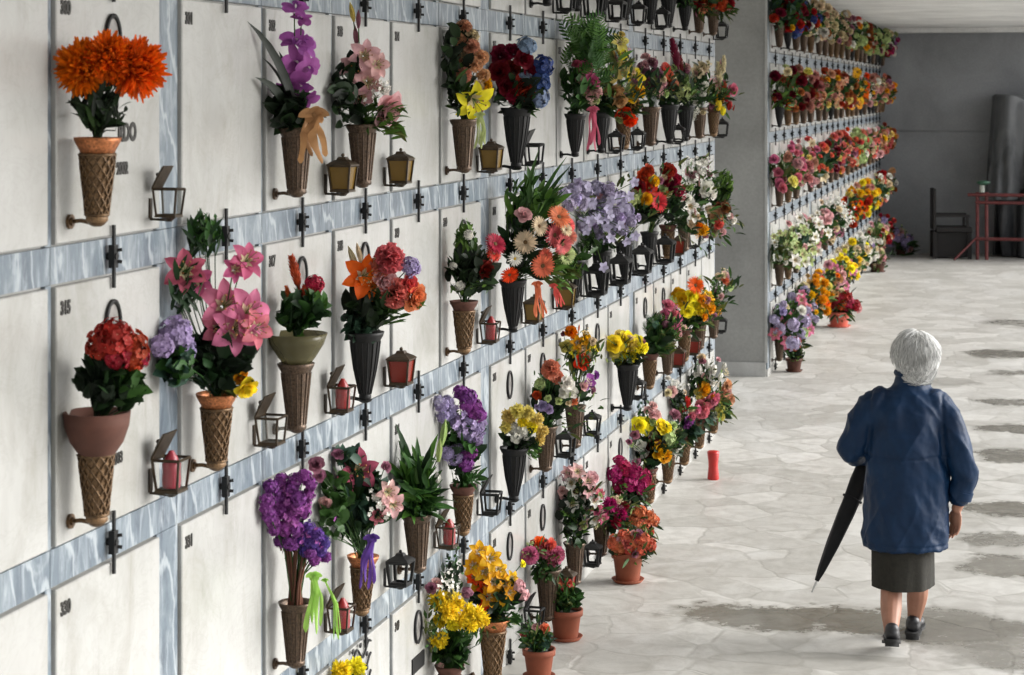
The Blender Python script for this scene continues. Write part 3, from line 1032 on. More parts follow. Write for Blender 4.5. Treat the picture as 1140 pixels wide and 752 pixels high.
bouquet('N', 1, 'black', 'rusty orange gerberas', 'rusty orange gerberas behind a dark slender vase', 'gerbera redorange 744,85,9/737,92,8/741,76,7; rose salmon 750,95,6', 'broad dark+black 744,104,12,20,34,10', h=.24)
bouquet('O', 1, 'black', 'dark red gladiolus spike', 'dark red gladiolus spike rising from pale green leaves', 'spike darkred 752,62,15/757,78,13; umbel palegreen 758,102,10; rose mauve 763,78,6; bud palegreen 765,92,8', 'lance dark+black 758,95,12,30,50,13;broad light 764,100,8,10,12,10', h=.23)
bouquet('P', 1, 'brown', 'small white roses', 'small white roses with pale cream freesias and dark leaves', 'rose white 779,103,8/771,110,6/785,97,6; lily cream 776,80,9/784,76,7; sprig white 775,122,9', 'lance dark+mid 778,95,14,24,50,13')
bouquet('Q', 1, 'copper', 'cream gladiolus with red and yellow tulips', 'cream gladiolus over red and yellow tulips at the wall end', 'spike cream 801,84,12/806,72,8/800,94,8; tulip red 809,108,9/806,96,8/812,118,8; tulip yellow 800,118,9/805,124,8; rose pink 815,100,7; tulip gold 797,108,7', 'lance dark+mid 800,105,12,22,36,12')

# ---- row 2
bouquet('B', 2, 'copper', 'clay bowl of red geraniums', 'red geraniums with dark leaves in a clay bowl', 'umbel red 112,385,15/128,377,19/146,388,17/132,395,15/156,398,10/118,372,10; umbel redorange 150,405,9',
        'broad dark+black 118,418,32,30,90,22;broad mid+dark 140,428,18,22,30,20;lance mid 152,435,10,16,10,18', cat='potted plant', neck=.02)
_b = [o for o in C.objects if o.name.startswith('bouquet') and o.get('label', '').startswith('red geraniums with')][0]
mb = MB(); mb.lathe([(.045, -.06), (.066, -.03), (.080, .01), (.084, .045), (.078, .045), (.074, .02), (.02, .015)], M_terrad, 24); mb.build('bowl', _b, True, (0, 0, 0))
bouquet('C', 2, 'bronze', 'great pink lily bouquet', 'great bouquet of pink lilies with feathery greenery and lilac sprigs', 'lily hotpink 206,302,22/220,312,16/275,290,20/262,300,14; lily pink 250,340,26/276,348,26/262,366,26/285,366,20/244,366,18; statice lavender 196,372,17/182,384,12/205,388,12; rose yellow 274,432,12; rose gold 268,420,8; umbel white 215,412,7',
        'lance dark+mid 222,262,24,22,50,20;tiny light+mid 228,255,20,20,50,14;broad dark+black 238,398,42,30,110,24;broad blue+mid 192,400,24,24,46,20;lance olive 262,432,16,10,14,16;lance dark 205,320,18,30,30,22')
bouquet('D', 2, 'brown', 'glass bowl of red cockscombs', 'red cockscomb spikes and green leaves in a brownish glass bowl', 'spike red 329,305,16; umbel red 350,317,10/343,325,8; spike redorange 322,330,9',
        'broad mid+dark 336,345,30,20,80,18;broad light 350,335,16,12,20,14;tiny mid+light 330,388,20,12,60,14', neck=.09)
_b = [o for o in C.objects if o.name.startswith('bouquet') and 'cockscomb' in o.get('label', '')][0]
mb = MB(); mb.lathe([(.045, -.09), (.06, -.07), (.085, -.03), (.098, .005), (.096, .005), (.082, -.03), (.055, -.068)], M_bowl, 28, top=False); mb.build('glass_bowl', _b, True)
bouquet('E', 2, 'black', 'orange lily with salmon roses', 'orange lily with big salmon roses and grey green leaves', 'lily orange 405,308,22/414,318,15; carnation salmon 434,288,17/424,298,12; carnation salmon 440,326,17; rose coral 461,330,14/455,316,10; umbel lavender 457,298,10; bud cream 393,288,15/400,283,13/418,292,10; rose palepink 428,312,12',
        'broad dark+black 412,338,28,26,60,20;broad blue 398,362,22,18,50,16;lance mid 440,345,20,14,20,16;lance light 462,335,10,8,6,14', h=.235)
bouquet('G', 2, 'copper', 'trailing green foliage with red gerbera', 'trailing green foliage with one red gerbera leaning right', 'gerbera red 551,272,12; gerbera redorange 549,282,10; rose darkred 541,300,9; umbel white 512,318,5/522,262,5/505,296,4',
        'tiny mid+light 518,262,15,18,60,16;broad dark+black 525,298,26,26,80,15;lance mid+dark 512,305,16,20,36,14;tiny light 525,318,26,8,36,12')
bouquet('H', 2, 'black', 'wide fan of peach gerberas', 'wide fan of peach and cream gerberas with an orange ribbon', 'gerbera cream 585,270,13/600,252,11/630,256,8; daisy white 573,288,9; gerbera salmon 617,262,14/626,272,12/634,264,9; gerbera coral 622,242,14/633,250,9; gerbera coral 604,296,13/607,284,8; gerbera orange 567,306,10; rose palepink 583,240,9; gerbera palegreen 630,284,11',
        'lance mid+light 592,222,30,22,60,24;broad dark+black 590,270,34,34,90,16;lance olive+light 622,300,18,22,36,18;blade mid 610,215,30,20,6,40', ribbons=[('coral', [(598, 316), (600, 334), (603, 354)], 9), ('coral', [(616, 318), (622, 330), (624, 342)], 7)], h=.225)
bouquet('K', 2, 'black', 'broad lilac hydrangea cloud', 'broad cloud of lilac hydrangeas with a few dark leaves', 'umbel lilac 627,218,8/638,213,8/650,211,9/664,210,9/678,213,9/690,222,9/698,234,8/702,246,7/645,226,9/660,224,9/674,226,9/686,236,9/655,238,9/670,240,9/684,250,9/694,256,7/650,250,8/664,254,9/678,262,8/668,266,7/634,228,7; umbel lavender 640,222,7/656,216,7/668,232,8/680,244,8/660,246,8/690,244,7/672,254,7; umbel white 652,230,5/684,228,5/666,248,5; sprig lilac 665,236,36',
        'broad dark+black 665,262,26,18,50,13;lance dark+mid 652,272,26,10,24,14')
bouquet('J', 2, 'black', 'spotted caladium leaves', 'broad pale spotted caladium leaves in a small dark vase', 'umbel palegreen 634,285,7; rose cream 627,280,5', 'broad light+mid 634,294,12,14,26,16;broad olive 636,300,12,12,18,14', px=637)
bouquet('L', 2, 'black', 'scarlet roses with yellow green buds', 'scarlet and rust roses with yellow green buds', 'rose redorange 717,196,9/724,208,9; gerbera redorange 732,225,12; rose gold 728,202,7; umbel palegreen 709,217,8/703,222,7; rose darkred 712,208,7; rose red 722,190,7; rose gold 720,222,7',
        'broad dark+black 718,228,18,18,50,13;lance olive 707,226,10,10,18,11')
bouquet('M', 2, 'black', 'crimson carnations', 'crimson carnations on dark green leaves', 'carnation red 744,190,9/752,200,8/756,212,8; carnation darkred 748,208,8/740,204,7; rose palegreen 745,202,5; carnation redorange 738,214,7', 'broad dark+black 746,226,14,18,46,12;lance mid 752,228,10,12,16,11')
bouquet('N', 2, 'copper', 'white lily and orange marigolds', 'white lily above two orange marigolds', 'lily white 769,230,10/772,240,9; rose white 765,222,6; mum gold 783,256,7; mum orange 778,252,5; rose cream 770,250,6', 'broad dark+mid 770,246,13,14,34,11')
bouquet('O', 2, 'brown', 'airy white baby breath', 'airy white sprigs mixed with two white roses', 'sprig white 775,188,14/783,183,12/770,200,12; rose white 786,210,9/792,216,7; rose palepink 774,196,5; bud mauve 788,186,6', 'tiny mid+light 780,198,12,18,40,11;broad dark 782,216,10,10,22,10')
bouquet('Q', 2, 'copper', 'bushy green plant with peach begonias', 'bushy green plant above peach begonias at the wall end', 'rose peach 797,240,8/804,236,6; rose coral 800,250,6; rose palepink 812,240,5; rose white 817,246,4; rose brown 808,232,6', 'tiny mid+light 805,205,13,17,90,11;broad dark+mid 802,216,12,12,40,10')

# ---- row 3
bouquet('D', 3, 'brown', 'purple statice on dry stems', 'purple and violet statice on bunched brown stems with lime ribbon', 'statice purple 302,543,8/313,536,8/325,545,8/338,532,8/345,540,7/298,558,8/309,552,9/320,560,9/333,556,9/343,552,7/300,574,8/312,570,9/324,575,9/337,570,8/306,588,8/318,588,9/330,590,8/312,602,7/324,604,8/308,565,8/328,535,7/296,566,6; statice orchid 316,545,7/331,566,8/304,580,7/322,583,7/340,562,6; statice violet 342,588,8/352,596,8/360,604,7/346,604,8/356,614,7/340,612,7/334,600,7; statice purple 350,622,7/362,620,6/345,616,6; sprig orchid 320,560,22/345,600,16',
        'tiny brownstem+mid 325,600,18,18,30,12', ribbons=[('lime', [(350, 640), (352, 662), (349, 705)], 13), ('lime', [(362, 645), (374, 672), (376, 712)], 6)], h=.20)
_b = [o for o in C.objects if 'statice on bunched' in o.get('label', '')][0]
mb = MB()
for k in range(22):
    a = rng.uniform(0, 6.28); q = rng.uniform(.5, 1)
    mb.tube([(.03 * q * math.cos(a), .03 * q * math.sin(a), -.03), (.022 * q * math.cos(a + .3), .022 * q * math.sin(a + .3), .06), (.05 * q * math.cos(a + .5), .05 * q * math.sin(a + .5), .17)], .0042, GM['brownstem'], 5, rng.random())
mb.build('dry_stems', _b)
bouquet('E', 3, 'bronze', 'pink stargazer lily', 'pink stargazer lily with rose buds and purple ribbon', 'lily hotpink 398,524,22; rose mauve 352,518,8/356,530,6/376,506,6; lily palepink 432,548,13/438,562,14; sprig white 418,556,16; lily pink 420,575,9; rose palepink 362,560,6; rose mauve 430,520,6',
        'broad dark+blue 394,555,36,34,130,20;broad mid 370,560,20,36,40,18;lance dark 398,585,22,18,30,18;broad blue+dark 385,508,18,10,22,18', ribbons=[('violet', [(414, 598), (410, 625), (408, 655)], 13)], h=.20)
bouquet('F', 3, 'brown', 'fountain of green palm blades', 'fountain of long bright green palm blades', 'bud palegreen 494,482,16/489,502,14; tulip white 487,532,9',
        'blade mid+light+dark 458,535,34,45,46,60;blade mid 478,560,28,30,22,50;lance mid+light 460,540,26,36,60,26;broad dark 460,562,20,14,30,16', h=.215)
bouquet('G', 3, 'copper', 'purple and lavender stocks', 'tiered purple and lavender stock blossoms', 'umbel purple 513,438,8/522,442,8/520,452,8/529,452,7/534,462,7/527,462,7; umbel lavender 492,452,7/499,448,7/500,460,8/493,464,6/507,468,7; umbel lavender 514,474,8/524,472,8/533,478,7/521,484,8/531,488,7; umbel lavender 498,504,8/506,510,8/510,500,7; umbel purple 517,510,8/524,504,7/520,518,7; umbel lilac 488,446,5; sprig lavender 515,470,20',
        'broad dark+mid 514,492,24,32,80,14;lance mid 520,532,22,12,30,14', h=.20)
bouquet('H', 3, 'black', 'yellow pom mums with white phlox', 'small yellow chrysanthemums ringed round white phlox', 'mum paleyellow 566,464,9/576,458,9/587,460,9/597,468,9/603,480,8/600,490,7/563,476,7; mum yellow 582,468,8/592,476,7; umbel white 573,478,8/583,482,8/575,488,6',
        'broad dark+black 576,488,22,14,44,12;tiny light+mid 594,500,12,14,30,11', h=.235, zoff=.04)
bouquet('I', 3, 'brown', 'salmon carnation with white roses', 'salmon carnation with white roses and purple freesia', 'carnation salmon 613,412,12/620,420,8; rose white 632,427,8/636,437,8/628,438,6; orchid purple 657,424,8/652,430,6; rose coral 638,446,6; rose lavender 604,452,6/611,456,5; umbel palegreen 601,428,6; rose redorange 598,440,5',
        'broad black+dark 614,444,22,22,80,12;lance mid 604,430,12,14,24,11;broad dark 640,438,16,12,30,11')
bouquet('J', 3, 'brown', 'orange rose with yellow freesias', 'one orange rose among yellow and amber freesias', 'rose orange 648,402,10; lily gold 643,382,9/650,388,8; carnation orange 636,370,8; rose gold 652,376,7; lily yellow 662,388,8; rose paleyellow 630,386,7; lily yellow 640,392,7; rose white 656,396,5', 'lance olive+dark 644,398,18,20,50,12;tiny light 660,392,8,12,20,10')
bouquet('L', 3, 'black', 'dense yellow rose dome', 'dense dome of soft yellow roses over a black cone vase', 'rose yellow 684,384,10/697,378,10/710,383,9/690,395,9/704,393,10/716,388,7; rose paleyellow 691,376,8/703,384,9/697,390,8/684,392,7', 'broad dark+black 698,398,20,8,40,11', h=.26, zoff=.05)
bouquet('M', 3, 'copper', 'plain leafy plant', 'plain leafy dark green plant without flowers', 'umbel mauve 741,362,5', 'broad mid+dark 734,372,14,18,80,14;fern mid+blue 728,362,10,12,14,13;lance olive 740,388,12,10,20,12', cat='potted plant')
bouquet('N', 3, 'brown', 'rosy pink primroses', 'rosy pink primroses with tiny mauve buds', 'rose pink 744,340,7/750,350,7/741,350,6; umbel hotpink 752,364,6; rose palepink 746,372,5/755,372,5; umbel mauve 740,360,6', 'broad dark+black 746,358,10,14,36,10')
bouquet('O', 3, 'copper', 'golden daffodils with orange gerbera', 'golden daffodils crowned by one bright orange gerbera', 'gerbera orange 774,318,10; rose gold 759,334,10/755,328,7; rose yellow 772,340,10/780,346,8/765,346,8; rose gold 788,338,8/782,334,8; rose yellow 770,330,8; rose gold 792,344,6', 'broad dark+mid 772,354,16,10,44,11')
bouquet('P', 3, 'brown', 'amber lilies', 'amber yellow lilies behind the orange gerbera', 'lily gold 788,330,8/792,338,7; rose gold 786,350,6', 'lance mid+dark 790,345,9,14,26,10')
bouquet('Q', 3, 'brown', 'green shoots with coral buds', 'green shoots dotted with coral and cream buds at the wall end', 'rose coral 807,312,5/812,318,4; rose cream 800,308,4; rose palepink 802,330,4; sprig white 801,322,8', 'tiny mid+light 800,322,10,22,60,10;lance dark 797,335,8,16,24,10')

# ---- row 4 (lowest)
bouquet('E', 4, 'brown', 'lowest yellow chrysanthemums by the frame edge', 'yellow chrysanthemum heads just rising at the bottom edge of the picture', 'mum yellow 380,747,12/395,744,12/388,752,11', 'broad dark 388,762,22,14,30,14', cat='bouquet')
bouquet('G', 4, 'copper', 'lemon yellow chrysanthemums', 'lemon yellow chrysanthemums with one head hanging low at left', 'mum yellow 488,668,11/498,680,12/490,690,9/506,672,11/513,690,10/521,680,9/530,686,11/536,690,9/524,696,8/488,711,11/504,693,9; mum paleyellow 500,664,8; rose palepink 486,650,6; sprig white 500,652,12; rose mauve 480,655,6',
        'broad dark+mid 500,722,22,20,80,15;tiny olive+mid 482,690,12,36,60,13;lance mid 520,705,22,14,30,13;tiny black+dark 500,645,14,22,40,14', px=497, o=.07, h=.215)
bouquet('H', 4, 'bronze', 'golden orange lilies', 'tall mound of golden orange lilies with tiny pink asters', 'lily gold 534,615,12/546,622,13/527,630,12/540,636,13/555,634,11/533,648,12/550,648,12/562,650,11/570,644,9; lily gold 544,665,11/558,664,11/568,660,9; lily orange 528,642,9/540,655,9; umbel palepink 578,652,7/582,662,7; lily orange 541,672,8; umbel mauve 520,660,6; rose yellow 582,628,4',
        'broad dark+black 548,662,28,22,90,14;lance mid 560,680,22,18,40,14;tiny black+mid 505,630,12,24,40,13;lance olive 545,690,16,12,20,13', px=545, o=.10, h=.26, zoff=.055)
bouquet('I', 4, 'brown', 'two tone salmon roses', 'salmon pink roses with orange centres in a tall pale vase', 'carnation pink 590,618,11/607,612,12/620,618,11/600,610,9; rose orange 602,606,8; rose coral 612,608,8/596,606,6; carnation pink 614,624,9', 'lance mid+dark 606,632,20,14,60,13;broad mid 606,640,14,8,24,12', h=.24, zoff=.04)
bouquet('J', 4, 'brown', 'tall white and pink alstroemerias', 'tall white and pink alstroemerias with dark leaves', 'lily white 636,538,9/648,552,9/637,562,9/652,570,9/662,558,8/640,548,8/662,578,8; lily palepink 643,525,10/655,536,9/632,526,8/655,546,9/648,582,9; lily hotpink 664,566,8/668,550,7/672,578,7; rose palepink 660,532,7/628,550,6',
        'broad dark+black 642,566,22,38,120,13;lance mid+light 636,568,16,36,50,13')
bouquet('K', 4, 'brown', 'magenta asters', 'magenta asters drooping beside the alstroemerias', 'mum magenta 679,562,9/690,572,9/686,582,7; mum darkred 694,564,7; mum magenta 672,574,7', 'broad dark+black 684,580,14,12,36,11')
bouquet('L', 4, 'brown', 'magenta kalanchoe mound', 'rounded mound of magenta kalanchoe clusters', 'umbel magenta 684,528,9/695,522,9/706,526,9/716,532,9/690,538,9/702,538,9/713,542,8; umbel magenta 690,514,7; umbel red 709,534,7/719,538,6', 'broad dark+black 700,548,20,12,54,12')
bouquet('M', 4, 'copper', 'two tiered yellow roses', 'yellow roses in two tiers with white and wine red blooms', 'rose yellow 712,474,9/722,472,8/735,474,9/742,478,7; rose gold 734,502,11/741,508,8; rose darkred 728,488,6/720,498,6; rose white 712,496,7/717,505,6/726,482,6; umbel palegreen 745,488,8; rose mauve 707,484,5; rose palepink 722,458,6/730,462,6', 'broad dark+black 724,500,20,22,80,11;tiny mid+blue 714,456,9,12,24,9;lance mid 742,495,10,12,20,10')
bouquet('N', 4, 'copper', 'mauve and green hellebores', 'pale green hellebores with one mauve bloom', 'lily palegreen 754,480,8/748,490,7; rose mauve 752,462,6; rose white 756,495,6/752,502,5; umbel palegreen 744,496,6', 'broad dark+blue 752,488,12,16,50,11')
bouquet('O', 4, 'copper', 'red and pink roses', 'red rose and lilac pink rose over grey green leaves', 'rose red 760,450,9/755,446,6; rose orchid 766,470,8; rose pink 770,464,6; sprig white 752,430,10; rose palepink 748,436,6', 'broad blue+dark 768,478,12,14,46,11;broad black 752,446,8,20,30,10')
bouquet('P', 4, 'copper', 'pink roses under white tulips', 'pink roses under upright white tulips', 'rose pink 780,454,10/788,448,8/782,460,7; rose gold 784,434,8; rose paleyellow 778,438,6; tulip white 779,412,8/787,406,8/795,412,8/802,420,7/790,418,8; rose pink 795,444,8; tulip white 806,408,6', 'lance mid+dark 780,425,16,20,60,13;broad dark+blue 785,466,12,10,30,10')
bouquet('Q', 4, 'copper', 'peach roses with yellow buds', 'peach roses with yellow buds on the last low vase of the near wall', 'rose peach 807,436,8/812,444,7/810,428,6; rose paleyellow 800,446,6/802,456,5; rose white 798,462,5', 'broad dark+mid 804,450,11,14,44,10')

# ---- row 0 (top edge): dark vases and the flowers of the last ones
for c in 'IJKLMN':
    put_vase('black', SLOT[c] + .07, BASE[0] + .055, .23, 'black wall vase on the top row above the ' + SHORT.get((c, 1), 'blank slab by the roses'))
bouquet('O', 0, 'black', 'dark top row leaves', 'dark leaves of the top row beside the scarlet begonias', 'rose darkred 764,-12,7', 'broad dark+black 762,-6,12,12,40,10', h=.22)
bouquet('P', 0, 'brown', 'rust top row carnations', 'rust carnations on the top row next to the wall end', 'carnation redorange 778,2,8/784,-5,8/790,6,7/776,-10,7; rose salmon 783,10,6', 'broad dark 782,2,12,12,40,10', h=.2)
bouquet('Q', 0, 'brown', 'scarlet top row begonias', 'scarlet begonias on the topmost row at the wall end', 'carnation red 797,2,9/806,-4,9/812,4,7/800,-10,8; umbel redorange 805,6,7', 'lance mid 808,10,10,8,26,10', h=.2)

# ---- lanterns, one beside a vase
_nolant = set()
def lant(slot, row, style, s=1., dy=.56, dz=.035, where=None):
    short = SHORT.get((slot, row))
    lab = LLAB[style] + ' beside the ' + (where or short or '?')
    put_lantern(style, SLOT[slot] + dy, BASE[row] + dz, lab, s)


lant('B', 1, 'open', .86); lant('D', 1, 'amber'); lant('E', 1, 'amber'); lant('G', 1, 'amber', 1.05); lant('H', 1, 'darkopen'); lant('K', 1, 'dark'); lant('L', 1, 'dark'); lant('N', 1, 'dark'); lant('Q', 1, 'dark', 1.1)
lant('B', 2, 'open', 1.0); lant('C', 2, 'open', .95); lant('D', 2, 'open', .95); lant('E', 2, 'red', 1.05); lant('G', 2, 'open', .95); lant('H', 2, 'amber'); lant('I', 2, 'amber', 1.1, where='wide gerbera fan at its right')
for c in 'JKLM': lant(c, 2, 'dark', 1.4)
lant('N', 2, 'red', 1.05); lant('O', 2, 'darkopen', 1.05)
lant('D', 3, 'open', .95); lant('E', 3, 'dark'); lant('F', 3, 'open', .95); lant('G', 3, 'darkopen', 1.0); lant('I', 3, 'dark', 1.05); lant('J', 3, 'dark', 1.0); lant('L', 3, 'dark', 1.0); lant('N', 3, 'red', 1.05); lant('O', 3, 'red', 1.05); lant('Q', 3, 'dark', 1.0)
lant('J', 4, 'dark', 1.05); lant('I', 4, 'red', 1.1); lant('H', 4, 'darkopen', 1.)
for c in 'IJKLMQ':
    put_lantern('dark', SLOT[c] + .56, BASE[0] + .035, 'dark lantern on the top row above the ' + SHORT.get((c, 1), 'bare slab'), 1.08, 'lanterns of the top row')
put_candle(SLOT['B'] + .56, BASE[2] + .05, M_waxp, 'rose pink candle in the open lantern next to the red geraniums')
put_candle(SLOT['D'] + .56, BASE[2] + .05, M_wax, 'red candle in the open lantern next to the glass bowl')
put_candle(SLOT['G'] + .56, BASE[2] + .05, M_wax, 'dull red candle in the open lantern left of the black gerbera vase')
put_candle(SLOT['F'] + .56, BASE[3] + .05, M_wax, 'red candle in the open lantern right of the palm blades')
put_candle(SLOT['D'] + .56, BASE[3] + .05, M_wax, 'dark red candle in the open lantern beside the lime ribbon')


# ------------------------------------------------------------------ pots standing on the paving
def potted(px, py, wpx, hpx, label, spec, fol, mat=M_terra, saucer=True):
    p = floor_pt(px, py); sc = FPX / depth_of(p); r = wpx / sc / 2; h = hpx / sc
    t = thing('potted_plant', label, 'potted plant', p, 'pots on the paving')
    mb = MB(); mb.lathe([(r * .72, .012), (r * .9, h * .78), (r * .92, h * .79), (r * 1.02, h * .8), (r * 1.04, h), (r * .94, h), (r * .9, h * .88)], mat, 28, top=False); mb.build('pot', t)
    mb = MB(); mb.lathe([(r * .93, h * .85), (.01, h * .9)], M_soil, 20, top=True, bot=False); mb.build('soil', t)
    if saucer:
        mb = MB(); mb.lathe([(r * .85, .002), (r * 1.02, .02), (r * .98, .02), (r * .7, .011)], mat, 28); mb.build('saucer', t)
    dress(t, p + Vector((0, 0, h * .9)), spec, fol, seed=label)
    return t


potted(699, 648, 36, 34, 'clay pot of salmon begonias standing alone furthest from the wall', 'umbel coral 684,604,8/695,600,9/706,604,9/716,602,8/690,610,8/702,611,8/713,610,8/724,606,7; rose salmon 698,606,6/710,598,6', 'broad dark+black 702,614,20,8,50,10')
potted(708, 612, 28, 26, 'clay pot of coral geraniums behind the salmon begonias', 'umbel coral 702,574,8/712,570,8/722,576,8/708,582,8/718,584,8/728,580,6; umbel salmon 714,577,7', 'broad dark+black 714,586,14,8,36,10', M_terrad)
potted(630, 712, 37, 34, 'clay pot with a low green plant and a few red buds', 'rose coral 622,654,5/634,650,4; rose red 628,658,4', 'broad mid+dark 630,666,18,12,70,11;tiny light+mid 628,660,15,10,50,10')
potted(600, 756, 36, 34, 'clay pot of pale grey green succulents at the picture bottom', 'rose coral 607,700,6; rose salmon 584,706,5; rose palepink 596,698,4', 'broad blue+mid 598,712,18,10,50,11;tiny mid 596,704,16,8,40,10')
potted(574, 716, 28, 24, 'small old clay pot tucked behind the golden lilies', 'umbel palegreen 574,690,5', 'tiny mid+dark 574,688,10,7,30,9', M_terrad)
potted(884, 414, 19, 15, 'low brown pot with rust plant at the end face of the farther wall', 'umbel redorange 884,384,7/880,380,5; rose coral 888,380,4', 'broad dark+black 885,392,9,8,40,8', M_terrad)
potted(934, 364, 26, 17, 'wide salmon red pot of red geraniums by the farther wall', 'umbel red 924,338,7/934,334,8/944,338,8/930,328,6/942,330,6/952,340,6; umbel redorange 938,340,6', 'broad dark+black 936,342,16,6,40,8', M_plasticred)
potted(977, 303, 18, 10, 'brown trough of cream flowers farthest along the farther wall', 'rose cream 973,285,5/980,282,5/976,278,4; rose palepink 984,288,4; rose white 970,280,4', 'broad dark 977,290,9,5,30,6', M_terrad)
potted(1003, 284, 12, 6, 'last pot of lilac flowers by the dark back wall', 'umbel lavender 1000,266,4/1007,270,5/1012,268,4/1004,262,3', 'broad dark+blue 1005,274,8,5,30,5', M_terrad)

# a red plastic grave light left on the paving
p = floor_pt(794, 534)
t = thing('grave_candle', 'tall red grave candle standing alone on the paving', 'candle', p)
mb = MB(); mb.lathe([(.036, .0), (.040, .008), (.038, .04), (.033, .085), (.035, .13), (.040, .165), (.038, .172)], M_waxb, 20); mb.build('jar', t)
mb = MB(); mb.lathe([(.041, .172), (.042, .188), (.034, .194), (.01, .196)], M_waxb, 20); mb.build('lid', t)

# ------------------------------------------------------------------ the farther wall: five rows of twenty
FP = [[('rose', 'darkred umbel blue carnation redorange'), ('rose', 'rust rose cream carnation white'), ('carnation', 'dusk carnation cream rose mauve'), ('rose', 'white carnation coral umbel palegreen'), ('rose', 'peach carnation rust rose palegreen'), ('carnation', 'mauve umbel palegreen rose cream'), ('umbel', 'orchid umbel magenta rose white')],
      [('carnation', 'darkred rose rust carnation dusk'), ('rose', 'rust rose dusk rose peach'), ('carnation', 'redorange carnation rust lily peach'), ('gerbera', 'brown gerbera gold rose orange'), ('rose', 'dusk carnation palepink rose white'), ('rose', 'mauve rose dusk rose cream'), ('carnation', 'brown rose gold rose salmon')],
      [('carnation', 'palepink rose pink rose dusk'), ('lily', 'cream rose darkred rose coral'), ('rose', 'mauve rose peach rose salmon'), ('carnation', 'coral umbel palegreen carnation orange'), ('rose', 'salmon rose palepink rose coral'), ('carnation', 'peach rose palepink carnation salmon'), ('carnation', 'rust rose gold carnation peach')],
      [('lily', 'white rose palepink lily palegreen'), ('rose', 'palepink lily white rose cream'), ('sprig', 'white rose mauve rose cream'), ('carnation', 'redorange mum gold mum orange'), ('mum', 'gold mum yellow umbel palegreen'), ('rose', 'cream rose salmon mum gold'), ('carnation', 'redorange carnation peach rose white')],
      [('lily', 'pink rose lavender umbel lilac'), ('mum', 'gold rose orange rose tan'), ('lily', 'pink rose palepink rose yellow'), ('mum', 'yellow rose yellow rose cream'), ('rose', 'white rose lavender umbel white'), ('carnation', 'red rose palepink rose cream'), ('carnation', 'redorange umbel lavender rose red')]]
WORD = dict(red='red', dusk='dusty pink', redorange='rust red', darkred='dark red', paleyellow='pale yellow', palepink='pale pink', hotpink='strong pink', palegreen='pale green', paleblue='pale blue')
RW = ['top', 'second', 'third', 'fourth', 'lowest']
ORD = ['first', 'second', 'third', 'fourth', 'fifth', 'sixth', 'seventh', 'eighth', 'ninth', 'tenth', 'eleventh', 'twelfth', 'thirteenth', 'fourteenth', 'fifteenth', 'sixteenth', 'seventeenth', 'eighteenth', 'nineteenth', 'twentieth']
_ffol = []
for k in range(10):
    m = MB(); r = random.Random(40 + k)
    kinds = [('broad', ['dark', 'mid']), ('lance', ['light', 'mid']), ('lance', ['mid', 'olive']), ('broad', ['blue', 'mid'])][k % 4]
    leaves_into(m, Vector((0, 0, -.02)), Vector((.03, 0, .10)), Vector((.15, .16, .15)), 90, .10, kinds[0], kinds[1], r, -.07)
    for j in range(7): m.tube([(0, 0, -.03), (r.uniform(-.05, .14), r.uniform(-.1, .1), .22)], .003, GM['mid'], 3, caps=False)
    _ffol.append(m.mesh('foliage'))
r = random.Random(99)
for row in range(5):
    for i, s in enumerate(FSLOT):
        if row >= 3 and i in ((1, 2) if row == 4 else ()): pass
        pal = (FP[row][min(6, int(i * 7 / 20))])
        tok = (pal[0] + ' ' + pal[1]).split(); pairs = list(zip(tok[::2], tok[1::2]))
        r.shuffle(pairs)
        yy = s + .08
        gap = (row == 2 and i in (3,)) or (row == 3 and i in (8,))
        tag_ = '%s from the end face on the %s row of the farther wall' % (ORD[i], RW[row])
        if gap: continue
        h = .20
        vs = r.choice(('brown', 'brown', 'black', 'copper'))
        put_vase(vs, yy, BASE[row] + .055, h, 'wall vase ' + tag_, 'vases on the farther wall')
        mouth = Vector((WX + .0125 + .36 * h, yy, BASE[row] + .055 + h))
        words_ = '%s and %s bunch, ' % (WORD.get(pairs[0][1], pairs[0][1]), WORD.get(pairs[1][1], pairs[1][1]))
        t = thing('bouquet', words_ + '%s from end face, %s row, farther wall' % (ORD[i], RW[row]), 'bouquet', mouth, 'bouquets on the farther wall')
        link('foliage', r.choice(_ffol), t).scale = (1.2, 1.25, r.uniform(1.1, 1.4))
        n = 21 + r.randrange(6)
        for j in range(n):
            kind, col = pairs[min(2, int(abs(r.gauss(0, 1))))]
            if j % 6 == 5: kind, col = 'rose', r.choice(('cream', 'palegreen', 'white', 'gold', 'dusk', 'paleyellow'))
            sz = {'umbel': .07, 'carnation': .062, 'rose': .055, 'lily': .075, 'gerbera': .07, 'mum': .06, 'sprig': .1}[kind] * r.uniform(.4, 1.05)
            a, b = r.uniform(-1, 1), r.uniform(0, 1)
            p = mouth + Vector((.075 + .18 * a * (.6 + .4 * b), r.uniform(-.24, .16), -.05 + .44 * r.uniform(.8, 1.1) * b * (1 - .25 * abs(a))))
            p.x = max(p.x, WX + .04 + .4 * sz); p.z = min(p.z, CEIL - .1)
            face = Vector((.55 + .3 * a, -.75, .2 + .3 * b)) + rand_unit(r) * .3
            add_bloom(t, kind, col, p, face.normalized(), sz)
